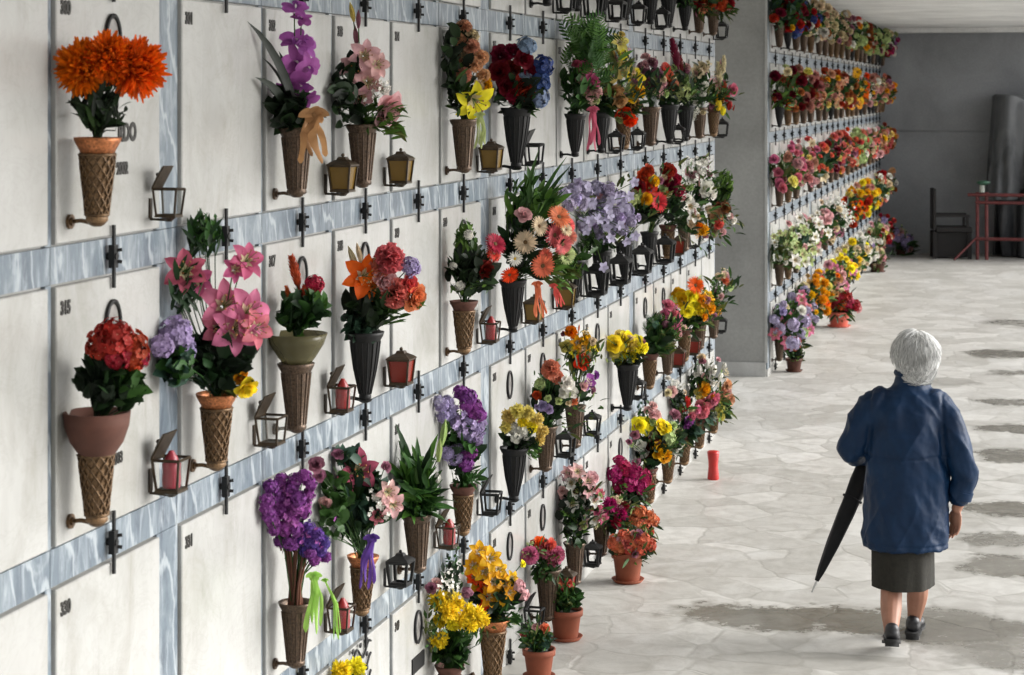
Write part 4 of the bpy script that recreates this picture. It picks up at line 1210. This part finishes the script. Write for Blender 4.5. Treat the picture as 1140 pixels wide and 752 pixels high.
# ------------------------------------------------------------------ the woman walking away
def remeshed(mb, name, voxel, smooth=3, parent=None, mats=None, fn=None):
    """fuse overlapping forms into one continuous skin"""
    me = mb.mesh(name)
    o = bpy.data.objects.new(name, me); C.objects.link(o)
    m = o.modifiers.new('r', 'REMESH'); m.mode = 'VOXEL'; m.voxel_size = voxel
    m = o.modifiers.new('s', 'SMOOTH'); m.factor = .5; m.iterations = smooth
    bpy.context.view_layer.update()
    dg = bpy.context.evaluated_depsgraph_get()
    nm = bpy.data.meshes.new_from_object(o.evaluated_get(dg))
    bpy.data.objects.remove(o)
    if fn:
        nrm = [v.normal.copy() for v in nm.vertices]
        for v, n in zip(nm.vertices, nrm):
            v.co = v.co + n * fn(v.co, n)
    nm.materials.clear()
    for x in mats: nm.materials.append(x)
    for p in nm.polygons: p.use_smooth = True
    nm.name = name
    return link(name, nm, parent)


def skin_mat():
    m, nt, bs = newmat('skin')
    n = noise_n(nt, coords(nt), 14, 5)
    c = ramp(nt, [(.3, (.29, .135, .085)), (.7, (.38, .19, .125))]); L(nt, n, c.inputs[0])
    L(nt, c.outputs[0], bs.inputs['Base Color']); bs.inputs['Roughness'].default_value = .55
    bs.inputs['Subsurface Weight'].default_value = .1; bs.inputs['Subsurface Radius'].default_value = (.01, .004, .002)
    return m


M_skin = skin_mat()
m, nt, bs = newmat('blue_nylon')
n = noise_n(nt, coords(nt), 7, 6, .6, .4); n2 = noise_n(nt, coords(nt), 420, 2)
c = ramp(nt, [(.3, (.0018, .013, .040)), (.7, (.0035, .024, .068))]); L(nt, n, c.inputs[0]); L(nt, c.outputs[0], bs.inputs['Base Color'])
bs.inputs['Roughness'].default_value = .48; bs.inputs['Specular IOR Level'].default_value = .22
bump(nt, bs, mixc(nt, .25, n, n2), .35, .012)
M_jacket = m
M_skirt = simple('olive_wool', (.016, .0145, .010), .9, 0, .3, 60, .4)
M_shoe = simple('black_leather', (.012, .012, .014), .4, 0, .3, 25, .1)
M_sole = simple('rubber_sole', (.02, .02, .02), .8)
M_hair = petal_mat('grey_hair', (.66, .66, .645), .5, .12, 0, .45)
M_umb = simple('black_umbrella_cloth', (.005, .005, .006), .6, 0, .4, 20, .2, .25)
M_steel = simple('steel', (.45, .45, .44), .3, .9, .1)
M_wood = simple('umbrella_wood', (.09, .035, .015), .35, 0, .3, 20)
M_eye = simple('eye_white', (.6, .58, .54), .3); M_iris = simple('iris', (.05, .03, .02), .2)
M_lip = simple('lips', (.33, .10, .08), .5)

PX, PY = floor_pt(1009, 717).xy
who = thing('person', 'grey haired woman in blue jacket walking away with a rolled black umbrella', 'person', (PX, PY, 0))

HEADC = Vector((.030, .105, 1.355))
HQ = Matrix.Rotation(R(24), 4, 'Z') @ Matrix.Rotation(R(-8), 4, 'X')     # turned a little to her left, chin down
HM = Matrix.Translation(HEADC) @ HQ


def limb(mb, pts, rad, n=12, sub=6):
    """a tapering limb: Catmull-Rom through the joints"""
    pts = [Vector(p) for p in pts]
    P, Rr = [], []
    for i in range(len(pts) - 1):
        a, b, c_, d = pts[max(i - 1, 0)], pts[i], pts[i + 1], pts[min(i + 2, len(pts) - 1)]
        for k in range(sub):
            t = k / sub
            P.append(.5 * ((2 * b) + (c_ - a) * t + (2 * a - 5 * b + 4 * c_ - d) * t * t + (3 * b - a - 3 * c_ + d) * t ** 3))
            s = t * t * (3 - 2 * t)
            Rr.append(rad[i] * (1 - s) + rad[i + 1] * s)
    P.append(pts[-1]); Rr.append(rad[-1])
    mb.tube(P, Rr, M_skin, n)
    mb.ball(P[0], Rr[0], M_skin, 10, 8); mb.ball(P[-1], Rr[-1], M_skin, 10, 8)


def hand(mb, wrist, down, palm_n, thumb_side, curl=.5):
    """palm and five separate bent fingers; down = towards the finger tips, palm_n = out of the palm"""
    down, palm_n = down.normalized(), palm_n.normalized()
    side = thumb_side.normalized()
    Mx = Matrix((side, palm_n, down)).transposed().to_4x4()
    pc = wrist + down * .046
    mb.ball(pc, (.037, .015, .046), M_skin, 12, 10, M=Mx)
    mb.ball(wrist + down * .005, (.026, .018, .03), M_skin, 10, 8, M=Mx)
    for k, (off, ln) in enumerate(((.028, .066), (.0095, .074), (-.0095, .068), (-.028, .054))):
        p = wrist + down * (.078 - .004 * abs(k - 1.2)) + side * off
        pts, d = [p - down * .02], down
        pts.append(p)
        for seg, f in enumerate((.45, .32, .25)):
            a = curl * (.55 + .25 * seg)
            d = (d * math.cos(a) + palm_n * math.sin(a) + side * off * .9).normalized()
            palm_turn = (palm_n - d * palm_n.dot(d))
            if palm_turn.length > .05: palm_n_k = palm_turn.normalized()
            p = p + d * ln * f; pts.append(p)
        mb.tube(pts, [.0085, .0085, .0078, .007, .0058], M_skin, 8)
        mb.ball(pts[-1], .0058, M_skin, 6, 5)
    p = wrist + down * .03 + side * .03
    pts = [wrist + down * .015 + side * .015, p, p + down * .026 + side * .014 + palm_n * .010, p + down * .048 + side * .013 + palm_n * .020]
    mb.tube(pts, [.013, .0115, .009, .007], M_skin, 8); mb.ball(pts[-1], .007, M_skin, 6, 5)


# body: trunk and legs hidden by the clothes, calves, neck, head, arms and hands in one skin
b = MB()
limb(b, [(.0, 0, .66), (.0, .01, .9), (.005, .035, 1.08), (.01, .055, 1.17)], [.11, .10, .095, .06])
limb(b, [(.01, .06, 1.13), (.02, .09, 1.22), (.028, .102, 1.30)], [.055, .047, .048])
limb(b, [(-.075, 0, .68), (-.065, -.015, .38), (-.066, -.055, .30), (-.064, -.125, .21), (-.057, -.245, .112)], [.095, .060, .052, .051, .033])        # left leg, behind
limb(b, [(.065, .01, .68), (.052, .08, .38), (.050, .105, .30), (.046, .12, .21), (.028, .16, .08)], [.095, .060, .052, .051, .033])             # right leg, ahead
RH, LH = Vector((.235, .02, .655)), Vector((-.185, .235, .86))
limb(b, [(.15, .05, 1.09), (.258, .0, .86), (.272, .02, .77), RH], [.045, .040, .04, .026])
limb(b, [(-.15, .05, 1.09), (-.252, .035, .93), (-.245, .12, .87), LH], [.045, .040, .04, .026])
hand(b, RH, Vector((-.06, .03, -1)), Vector((-.72, -.68, .05)), Vector((-.68, .72, .03)), .36)
hand(b, LH, Vector((.55, .75, -.05)), Vector((.1, -.1, -1)), Vector((.8, -.6, .0)), .95)
# head
b.ball(HEADC + HQ @ Vector((0, -.012, .028)), (.073, .088, .083), M_skin, 20, 16, M=HQ.to_3x3().to_4x4())
b.ball(HEADC + HQ @ Vector((0, .022, -.035)), (.058, .062, .072), M_skin, 18, 14, M=HQ.to_3x3().to_4x4())
b.ball(HEADC + HQ @ Vector((0, .062, -.088)), (.026, .022, .02), M_skin, 12, 8, M=HQ.to_3x3().to_4x4())
for sg in (1, -1):
    b.ball(HEADC + HQ @ Vector((sg * .036, .052, -.032)), (.024, .026, .026), M_skin, 12, 8, M=HQ.to_3x3().to_4x4())
    b.ball(HEADC + HQ @ Vector((sg * .030, .070, .024)), (.024, .012, .009), M_skin, 10, 8, M=HQ.to_3x3().to_4x4())
    b.ball(HEADC + HQ @ Vector((sg * .074, -.008, -.012)), (.011, .020, .032), M_skin, 10, 10, M=HQ.to_3x3().to_4x4())
b.tube([HM @ Vector((0, .074, .018)), HM @ Vector((0, .092, -.012)), HM @ Vector((0, .100, -.030))], [.009, .012, .013], M_skin, 10)
b.ball(HM @ Vector((0, .090, -.032)), (.017, .013, .009), M_skin, 10, 8, M=HQ.to_3x3().to_4x4())
body = remeshed(b, 'body', .0042, 4, who, [M_skin])
for sg in (1, -1):
    e = MB(); e.ball((0, 0, 0), .0115, M_eye, 12, 8); e.ball((0, .0085, 0), (.005, .004, .005), M_iris, 8, 6)
    o = e.build('eye', who); o.matrix_local = HM @ Matrix.Translation((sg * .031, .070, .006))
e = MB(); e.ball((0, 0, .003), (.022, .008, .0045), M_lip, 12, 6); e.ball((0, 0, -.004), (.019, .009, .005), M_lip, 12, 6)
o = e.build('lips', who); o.matrix_local = HM @ Matrix.Translation((0, .080, -.058))

# hair: a short full cap with combed locks over it
h = MB()
h.ball(HM @ Vector((0, -.022, .036)), (.094, .102, .090), M_hair, 24, 18, M=HQ.to_3x3().to_4x4())
h.ball(HM @ Vector((0, -.055, -.036)), (.082, .066, .078), M_hair, 20, 14, M=HQ.to_3x3().to_4x4())
h.ball(HM @ Vector((0, .045, .070)), (.070, .045, .040), M_hair, 18, 12, M=HQ.to_3x3().to_4x4())
hair = remeshed(h, 'hair', .006, 5, who, [M_hair], lambda p, n: .011 * noise.noise(p * 30) + .005 * noise.noise(p * 80) - .003)
lk = MB(); r = random.Random(3)
Hinv = HM.inverted()
for k in range(7000):
    u = rand_unit(r)
    if u.y > .55 or (u.y > .2 and u.z < .15): continue
    p = Vector((u.x * .094, -.022 + u.y * .102, .03 + u.z * .092))
    k_ = max(0, min(1, (.1 - u.z) / .7)); k_ = k_ * k_ * (3 - 2 * k_)
    p = p.lerp(Vector((u.x * .086, -.05 + u.y * .070, -.034 + u.z * .080)), k_)
    nrm = Vector((u.x, u.y, u.z))
    crown = Vector((.01, -.03, .125))
    d = (p - crown); d = (d - nrm * d.dot(nrm)).normalized()
    swirl = nrm.cross(d) * r.uniform(-.55, .55)
    tz = Vector((noise.noise(p * 34), noise.noise(p * 34 + Vector((9, 0, 0))), noise.noise(p * 34 + Vector((0, 9, 0)))))
    tz -= nrm * tz.dot(nrm)
    d = (d + swirl + tz * 1.6).normalized(); side = nrm.cross(d).normalized()
    ln = r.uniform(.04, .085); w = r.uniform(.0006, .0022); rows = []
    q = p + nrm * (r.uniform(.0, .010) + .014 * max(0, noise.noise(p * 30 + Vector((0, 0, 5)))))
    for i in range(6):
        t = i / 5; ww = w * (1 - t * .85)
        rows.append([HM @ (q - side * ww), HM @ (q + nrm * .0015), HM @ (q + side * ww)])
        q = q + d * ln / 5
        ctr = Vector((0, -.03, .0)); nn = (q - ctr).normalized()
        d = (d - nn * d.dot(nn) * .9 + nn * .10 * (1 - t) - nn * .12 * t + Vector((0, 0, -.16))).normalized()
    lk.grid(rows, M_hair, r.random())
lk.build('locks', hair)

# jacket: trunk and sleeves in one cloth, creased
j = MB()
def ell(z, a, d, cx=0, cy=0, n=28, flat=0): return [Vector((cx + a * math.cos(2 * math.pi * k / n), cy + d * math.sin(2 * math.pi * k / n), z + flat * math.sin(2 * math.pi * k / n))) for k in range(n)]
J = [(.462, .205, .165, -.008, .01), (.50, .208, .168, -.008, .01), (.62, .205, .165, -.006, .012), (.75, .196, .158, -.004, .016), (.88, .194, .152, 0, .022), (1.0, .198, .147, .003, .035),
     (1.08, .196, .138, .006, .048), (1.14, .180, .122, .009, .058), (1.185, .145, .100, .012, .066), (1.215, .098, .082, .016, .074), (1.240, .083, .080, .02, .082), (1.295, .074, .072, .025, .092)]
rows = [ell(*q) for q in J]
j.grid(rows, M_jacket, close_u=True); j.ngon(rows[0][::-1], M_jacket); j.ngon(rows[-1], M_jacket)
limb(j, [(.135, .055, 1.135), (.195, .035, 1.06), (.262, .0, .87), (.278, .015, .80), (.250, .02, .712)], [.082, .078, .067, .062, .052], 16)
limb(j, [(-.135, .055, 1.135), (-.195, .04, 1.06), (-.258, .03, .935), (-.25, .10, .885), (-.205, .205, .868)], [.082, .080, .073, .062, .052], 16)


def crease(p, n):
    if p.z > 1.24: return .001
    v = .012 * noise.noise(Vector((p.x * 12, p.y * 12, p.z * 3.2)) + Vector((3, 0, 0)))
    v += .0045 * noise.noise(Vector((p.x * 22 + p.z * 12, p.y * 22, p.z * 7)))
    rg = 1 - abs(noise.noise(Vector((p.x * 7 + p.z * 4.5, p.y * 6, p.z * 2.2 + 4))))
    rg2 = 1 - abs(noise.noise(Vector((p.x * 9 - p.z * 5, p.y * 7, p.z * 2.6 + 9))))
    v += .0075 * rg ** 4 + .006 * rg2 ** 5 - .006
    v += .0012 * noise.noise(p * 50)
    if abs(p.x) > .2:                                    # sleeves bunch across the arm
        v += .0035 * math.sin(p.z * 62 + p.x * 50 + 5 * noise.noise(p * 7)) * (.4 + noise.noise(p * 6))
    if abs(p.x) < .2:
        v -= .005 * math.exp(-((p.z - .905 - .01 * noise.noise(p * 8)) / .006) ** 2) * (1 if p.y < .03 else .3)   # yoke seam
        v -= .004 * math.exp(-((p.z - .49) / .005) ** 2)
        v -= .006 * math.exp(-((abs(p.x) - .172) / .01) ** 2) * (1 if p.z > .88 else 0)
    return v
jacket = remeshed(j, 'jacket', .0065, 4, who, [M_jacket], crease)
c_ = MB(); c_.tube([Vector((.024 + .073 * math.cos(t), .088 + .072 * math.sin(t), 1.284)) for t in [2 * math.pi * k / 24 for k in range(25)]], .017, M_jacket, 8); c_.build('collar', jacket)
c_ = MB(); c_.tube([(.258, .019, .742), (.248, .02, .704)], [.058, .057], M_jacket, 18); c_.build('cuff', jacket)

# skirt
s = MB(); rows = []
for i in range(9):
    t = i / 8; z = .60 - .318 * t; row = []
    for k in range(48):
        a = 2 * math.pi * k / 48
        f = 1 + .035 * t * math.sin(a * 7 + 1) + .02 * t * math.sin(a * 13)
        row.append(Vector((-.020 + (.150 - .004 * t) * f * math.cos(a), .012 + (.130 + .045 * t) * f * math.sin(a), z)))
    rows.append(row)
s.grid(rows, M_skirt, close_u=True)
s.grid([rows[-1], [Vector((p.x * .93, p.y * .93, p.z + .004)) for p in rows[-1]], [Vector((p.x * .9, p.y * .9, p.z + .12)) for p in rows[-1]]], M_skirt, close_u=True)
s.build('skirt', who)


def shoe(loc, yaw, pitch):
    Mx = Matrix.Translation(loc) @ Matrix.Rotation(yaw, 4, 'Z') @ Matrix.Rotation(pitch, 4, 'X')
    sh = MB()
    for c, rd in (((0, -.052, .042), (.037, .042, .038)), ((0, -.06, .062), (.034, .034, .03)), ((0, .0, .042), (.037, .06, .034)), ((0, .075, .030), (.043, .06, .026)), ((0, .11, .026), (.038, .04, .021))):
        sh.ball(Mx @ Vector(c), rd, M_shoe, 14, 10, M=Mx.to_3x3().to_4x4())
    o = remeshed(sh, 'shoe', .005, 3, who, [M_shoe])
    so = MB()
    out = [(.034, -.09), (.040, -.05), (.036, 0), (.044, .06), (.044, .10), (.03, .142), (0, .155), (-.03, .142), (-.044, .10), (-.044, .06), (-.036, 0), (-.040, -.05), (-.034, -.09), (-.018, -.105), (.018, -.105)]
    so.grid([[Mx @ Vector((x, y, .0)) for x, y in out], [Mx @ Vector((x, y, .014)) for x, y in out]], M_sole, close_u=True)
    so.ngon([Mx @ Vector((x, y, .014)) for x, y in out], M_sole); so.ngon([Mx @ Vector((x, y, 0)) for x, y in out][::-1], M_sole)
    hh = MB(); hl = [(.03, -.098), (.033, -.04), (-.033, -.04), (-.03, -.098)]
    so.grid([[Mx @ Vector((x, y, -.018)) for x, y in hl], [Mx @ Vector((x, y, .001)) for x, y in hl]], M_sole, close_u=True); so.ngon([Mx @ Vector((x, y, -.018)) for x, y in hl][::-1], M_sole)
    so.build('sole', o)


shoe(Vector((-.055, -.215, .056)), R(5), R(-16))
shoe(Vector((.028, .18, .018)), R(-3), R(0))

# the rolled umbrella, hanging from her left hand
top, tip = Vector((-.135, .265, .965)), Vector((-.452, .02, .215))
ax = (tip - top).normalized(); ln = (tip - top).length
u = MB(); n = 24
pr = [(.10, .012), (.14, .030), (.2, .043), (.32, .047), (.5, .042), (.7, .031), (.86, .018), (.93, .009)]
q = ax.to_track_quat('Z', 'Y').to_matrix()
rows = []
for t, rd in pr:
    row = []
    for k in range(n):
        a = 2 * math.pi * k / n
        f = 1 + .22 * math.sin(a * 4 + t * 5) * (1 - .4 * t)
        row.append(top + ax * ln * t + q @ Vector((rd * f * math.cos(a), rd * f * math.sin(a), 0)))
    rows.append(row)
umb = thing('umbrella', 'rolled black umbrella hanging tip down from the woman\'s left hand', 'umbrella', (PX, PY, 0))
u.grid(rows, M_umb, close_u=True); u.ngon(rows[0][::-1], M_umb); u.ngon(rows[-1], M_umb); u.build('canopy', umb)
u = MB(); u.tube([top - ax * .02, tip], [.005, .004], M_steel, 8); u.tube([tip - ax * .05, tip], [.006, .003], M_steel, 8); u.build('shaft', umb)
u = MB(); hp = [top + ax * .06, top - ax * .03]
sd = Vector((.3, .9, .1)); sd = (sd - ax * sd.dot(ax)).normalized()
hp += [top - ax * (.05 + .03 * math.sin(t)) + sd * (.03 * (1 - math.cos(t))) for t in [R(d) for d in (20, 50, 80, 110, 140, 170, 190)]]
u.tube(hp, .010, M_wood, 8); u.build('handle', umb)
u = MB(); u.tube([top + ax * ln * .42 + q @ Vector((.046 * math.cos(t), .046 * math.sin(t), 0)) for t in [2 * math.pi * k / 16 for k in range(17)]], .006, M_umb, 6); u.build('strap', umb)

# ------------------------------------------------------------------ things by the back wall
def tarp_mat():
    m, nt, bs = newmat('grey_tarpaulin')
    n = noise_n(nt, coords(nt, (1, 1, .4)), 3, 6, .6, .6)
    c = ramp(nt, [(.35, (.03, .033, .036)), (.65, (.12, .125, .13))]); L(nt, n, c.inputs[0]); L(nt, c.outputs[0], bs.inputs['Base Color'])
    bs.inputs['Roughness'].default_value = .6; bump(nt, bs, n, .4, .03)
    return m


M_tarp = tarp_mat(); M_tarpd = simple('black_tarpaulin', (.02, .022, .025), .55, 0, .3, 6, .3)
M_redpipe = simple('red_painted_pipe', (.13, .026, .026), .5, .1, .3, 12)
M_dkwood = simple('dark_stained_wood', (.007, .005, .005), .6, 0, .4, 10)
t = thing('covered_stack', 'tall stack draped in grey tarpaulin against the dark back wall', 'covered stack', (.45, 33.9, 0))
def drape(z0, z1, x0, x1, amp, mat, nm, yf, lean=.0):
    mb = MB(); rows = []
    for i in range(22):
        v = i / 21; z = z0 + (z1 - z0) * v; row = []
        for k in range(70):
            a = k / 69
            if a < .2: x, yy = x0 - .10 + .10 * a / .2 , .42 - a / .2 * (.42 + yf)
            elif a < .8: x, yy = x0 + (x1 - x0) * (a - .2) / .6, -yf
            else: x, yy = x1, -yf + (a - .8) / .2 * (.42 + yf)
            f = amp * (1.2 - .8 * v) * (noise.noise(Vector((x * 4 + yy * 4, .35 * z, yf))) + .7 * noise.noise(Vector((x * 10 + yy * 9, .8 * z, yf + 3))))
            row.append((x + lean * v + f * (.6 if a < .2 or a > .8 else .2), yy + f * 1.4 - (.05 * abs(math.sin(x * 6.5 + 2.2 * noise.noise(Vector((x * 2, z * .5, 1))))) if .2 <= a <= .8 else 0), z + .06 * math.sin(x * 5) * (i / 21) ** 6 + (.05 * noise.noise(Vector((x * 3, 7, 0))) if i == 21 else 0)))
        rows.append(row)
    rows.append([((x0 + x1) / 2 + (p[0] - (x0 + x1) / 2) * .96, p[1] * .9, p[2] + .03) for p in rows[-1]])
    mb.grid(rows, mat); mb.ngon(rows[-1], mat); mb.build(nm, t)
drape(.93, 2.5, -.98, 1.3, .2, M_tarp, 'tarpaulin', .25, .07); drape(.02, 1.0, -.85, 1.25, .2, M_tarpd, 'lower_sheet', .17)
t = thing('metal_trestle', 'red painted pipe trestle in front of the tarpaulin', 'trestle', (-.68, 33.2, 0))
mb = MB()
for x in (0, 1.7):
    for d in (-.07, .07):
        mb = MB(); mb.tube([(x + d, 0, 0), (x + d, 0, 1.06)], .028, M_redpipe, 8); mb.build('upright', t)
for z in (1.02, .90, .33):
    mb = MB(); mb.tube([(-.22 if z > 1 else -.1, -.03, z), (2.2, -.03, z)], .026, M_redpipe, 8); mb.build('rail', t)
mb = MB(); mb.tube([(-.07, 0, .36), (-.42, -.25, .01)], .018, M_redpipe, 6); mb.build('brace', t)
mb = MB(); mb.tube([(.0, 0, 1.06), (.0, 0, 1.17)], .04, simple('pale_metal', (.4, .42, .38), .4), 10); mb.lathe([(.03, 1.17), (.10, 1.2), (.11, 1.22), (.05, 1.24)], simple('green_enamel', (.03, .10, .06), .4), 14, c=(.02, 0, 0)); mb.build('tap_head', t)
t = thing('wooden_chair', 'dark high backed wooden chair in the corner by the back wall', 'chair', (-1.18, 33.5, 0), rotz=R(8))
mb = MB(); mb.box((-.29, -.25, .45), (-.24, .25, 1.10), M_dkwood); bevel(mb.build('backrest', t, False), .01)
mb = MB(); mb.box((-.24, -.26, .42), (.32, .26, .50), M_dkwood); bevel(mb.build('seat', t, False), .01)
for x in (-.26, .28):
    for yy in (-.22, .22):
        mb = MB(); mb.box((x - .03, yy - .03, 0), (x + .03, yy + .03, .419), M_dkwood); mb.build('leg', t, False)
mb = MB(); mb.box((-.22, -.18, .02), (.24, .18, .41), M_dkwood); mb.build('seat_box', t, False)
for yy in (-.24, .24):
    mb = MB(); mb.box((-.239, yy - .02, .66), (.28, yy + .02, .70), M_dkwood); mb.box((.22, yy - .018, .50), (.26, yy + .018, .66), M_dkwood); mb.build('armrest', t, False)

# ------------------------------------------------------------------ light
SUN_EL, SUN_AZ = R(27), R(70)               # azimuth from the corridor's direction towards the open side
w = bpy.data.worlds.new('World'); scene.world = w; w.use_nodes = True
nt = w.node_tree; bg = nt.nodes['Background']
sky = nt.nodes.new('ShaderNodeTexSky'); sky.sky_type = 'NISHITA'; sky.sun_disc = False
sky.sun_elevation = SUN_EL; sky.sun_rotation = SUN_AZ; sky.air_density = 1.; sky.dust_density = 4.; sky.ozone_density = 1.
hs = nt.nodes.new('ShaderNodeHueSaturation'); hs.inputs['Saturation'].default_value = .15
nt.links.new(sky.outputs[0], hs.inputs['Color']); nt.links.new(hs.outputs[0], bg.inputs[0])
bg.inputs[1].default_value = .15
su = bpy.data.lights.new('sun', 'SUN'); su.energy = .85; su.angle = R(40); su.color = (1, .99, .98)
so = bpy.data.objects.new('sun', su); C.objects.link(so)
dirv = Vector((math.sin(SUN_AZ) * math.cos(SUN_EL), math.cos(SUN_AZ) * math.cos(SUN_EL), math.sin(SUN_EL)))
so.rotation_mode = 'QUATERNION'; so.rotation_quaternion = dirv.to_track_quat('Z', 'Y'); so.location = (6, 5, 8)

# ------------------------------------------------------------------ camera
cam = bpy.data.cameras.new('camera'); co = bpy.data.objects.new('camera', cam); C.objects.link(co)
co.location = EYEP; co.rotation_euler = (R(90), 0, YAW)
cam.sensor_width = 36; cam.lens = FPX / 1140 * 36
cam.shift_y = -(376 - 102) / 1140
cam.clip_start = .05; cam.clip_end = 600
cam.dof.use_dof = True; cam.dof.focus_distance = 9.; cam.dof.aperture_fstop = 8
scene.camera = co

vs = scene.view_settings
vs.view_transform = 'Standard'; vs.look = 'None'; vs.gamma = 1; vs.use_curve_mapping = False
vs.exposure = 1.1
scene.cycles.max_bounces = 8; scene.cycles.transparent_max_bounces = 8
scene.cycles.use_denoising = True
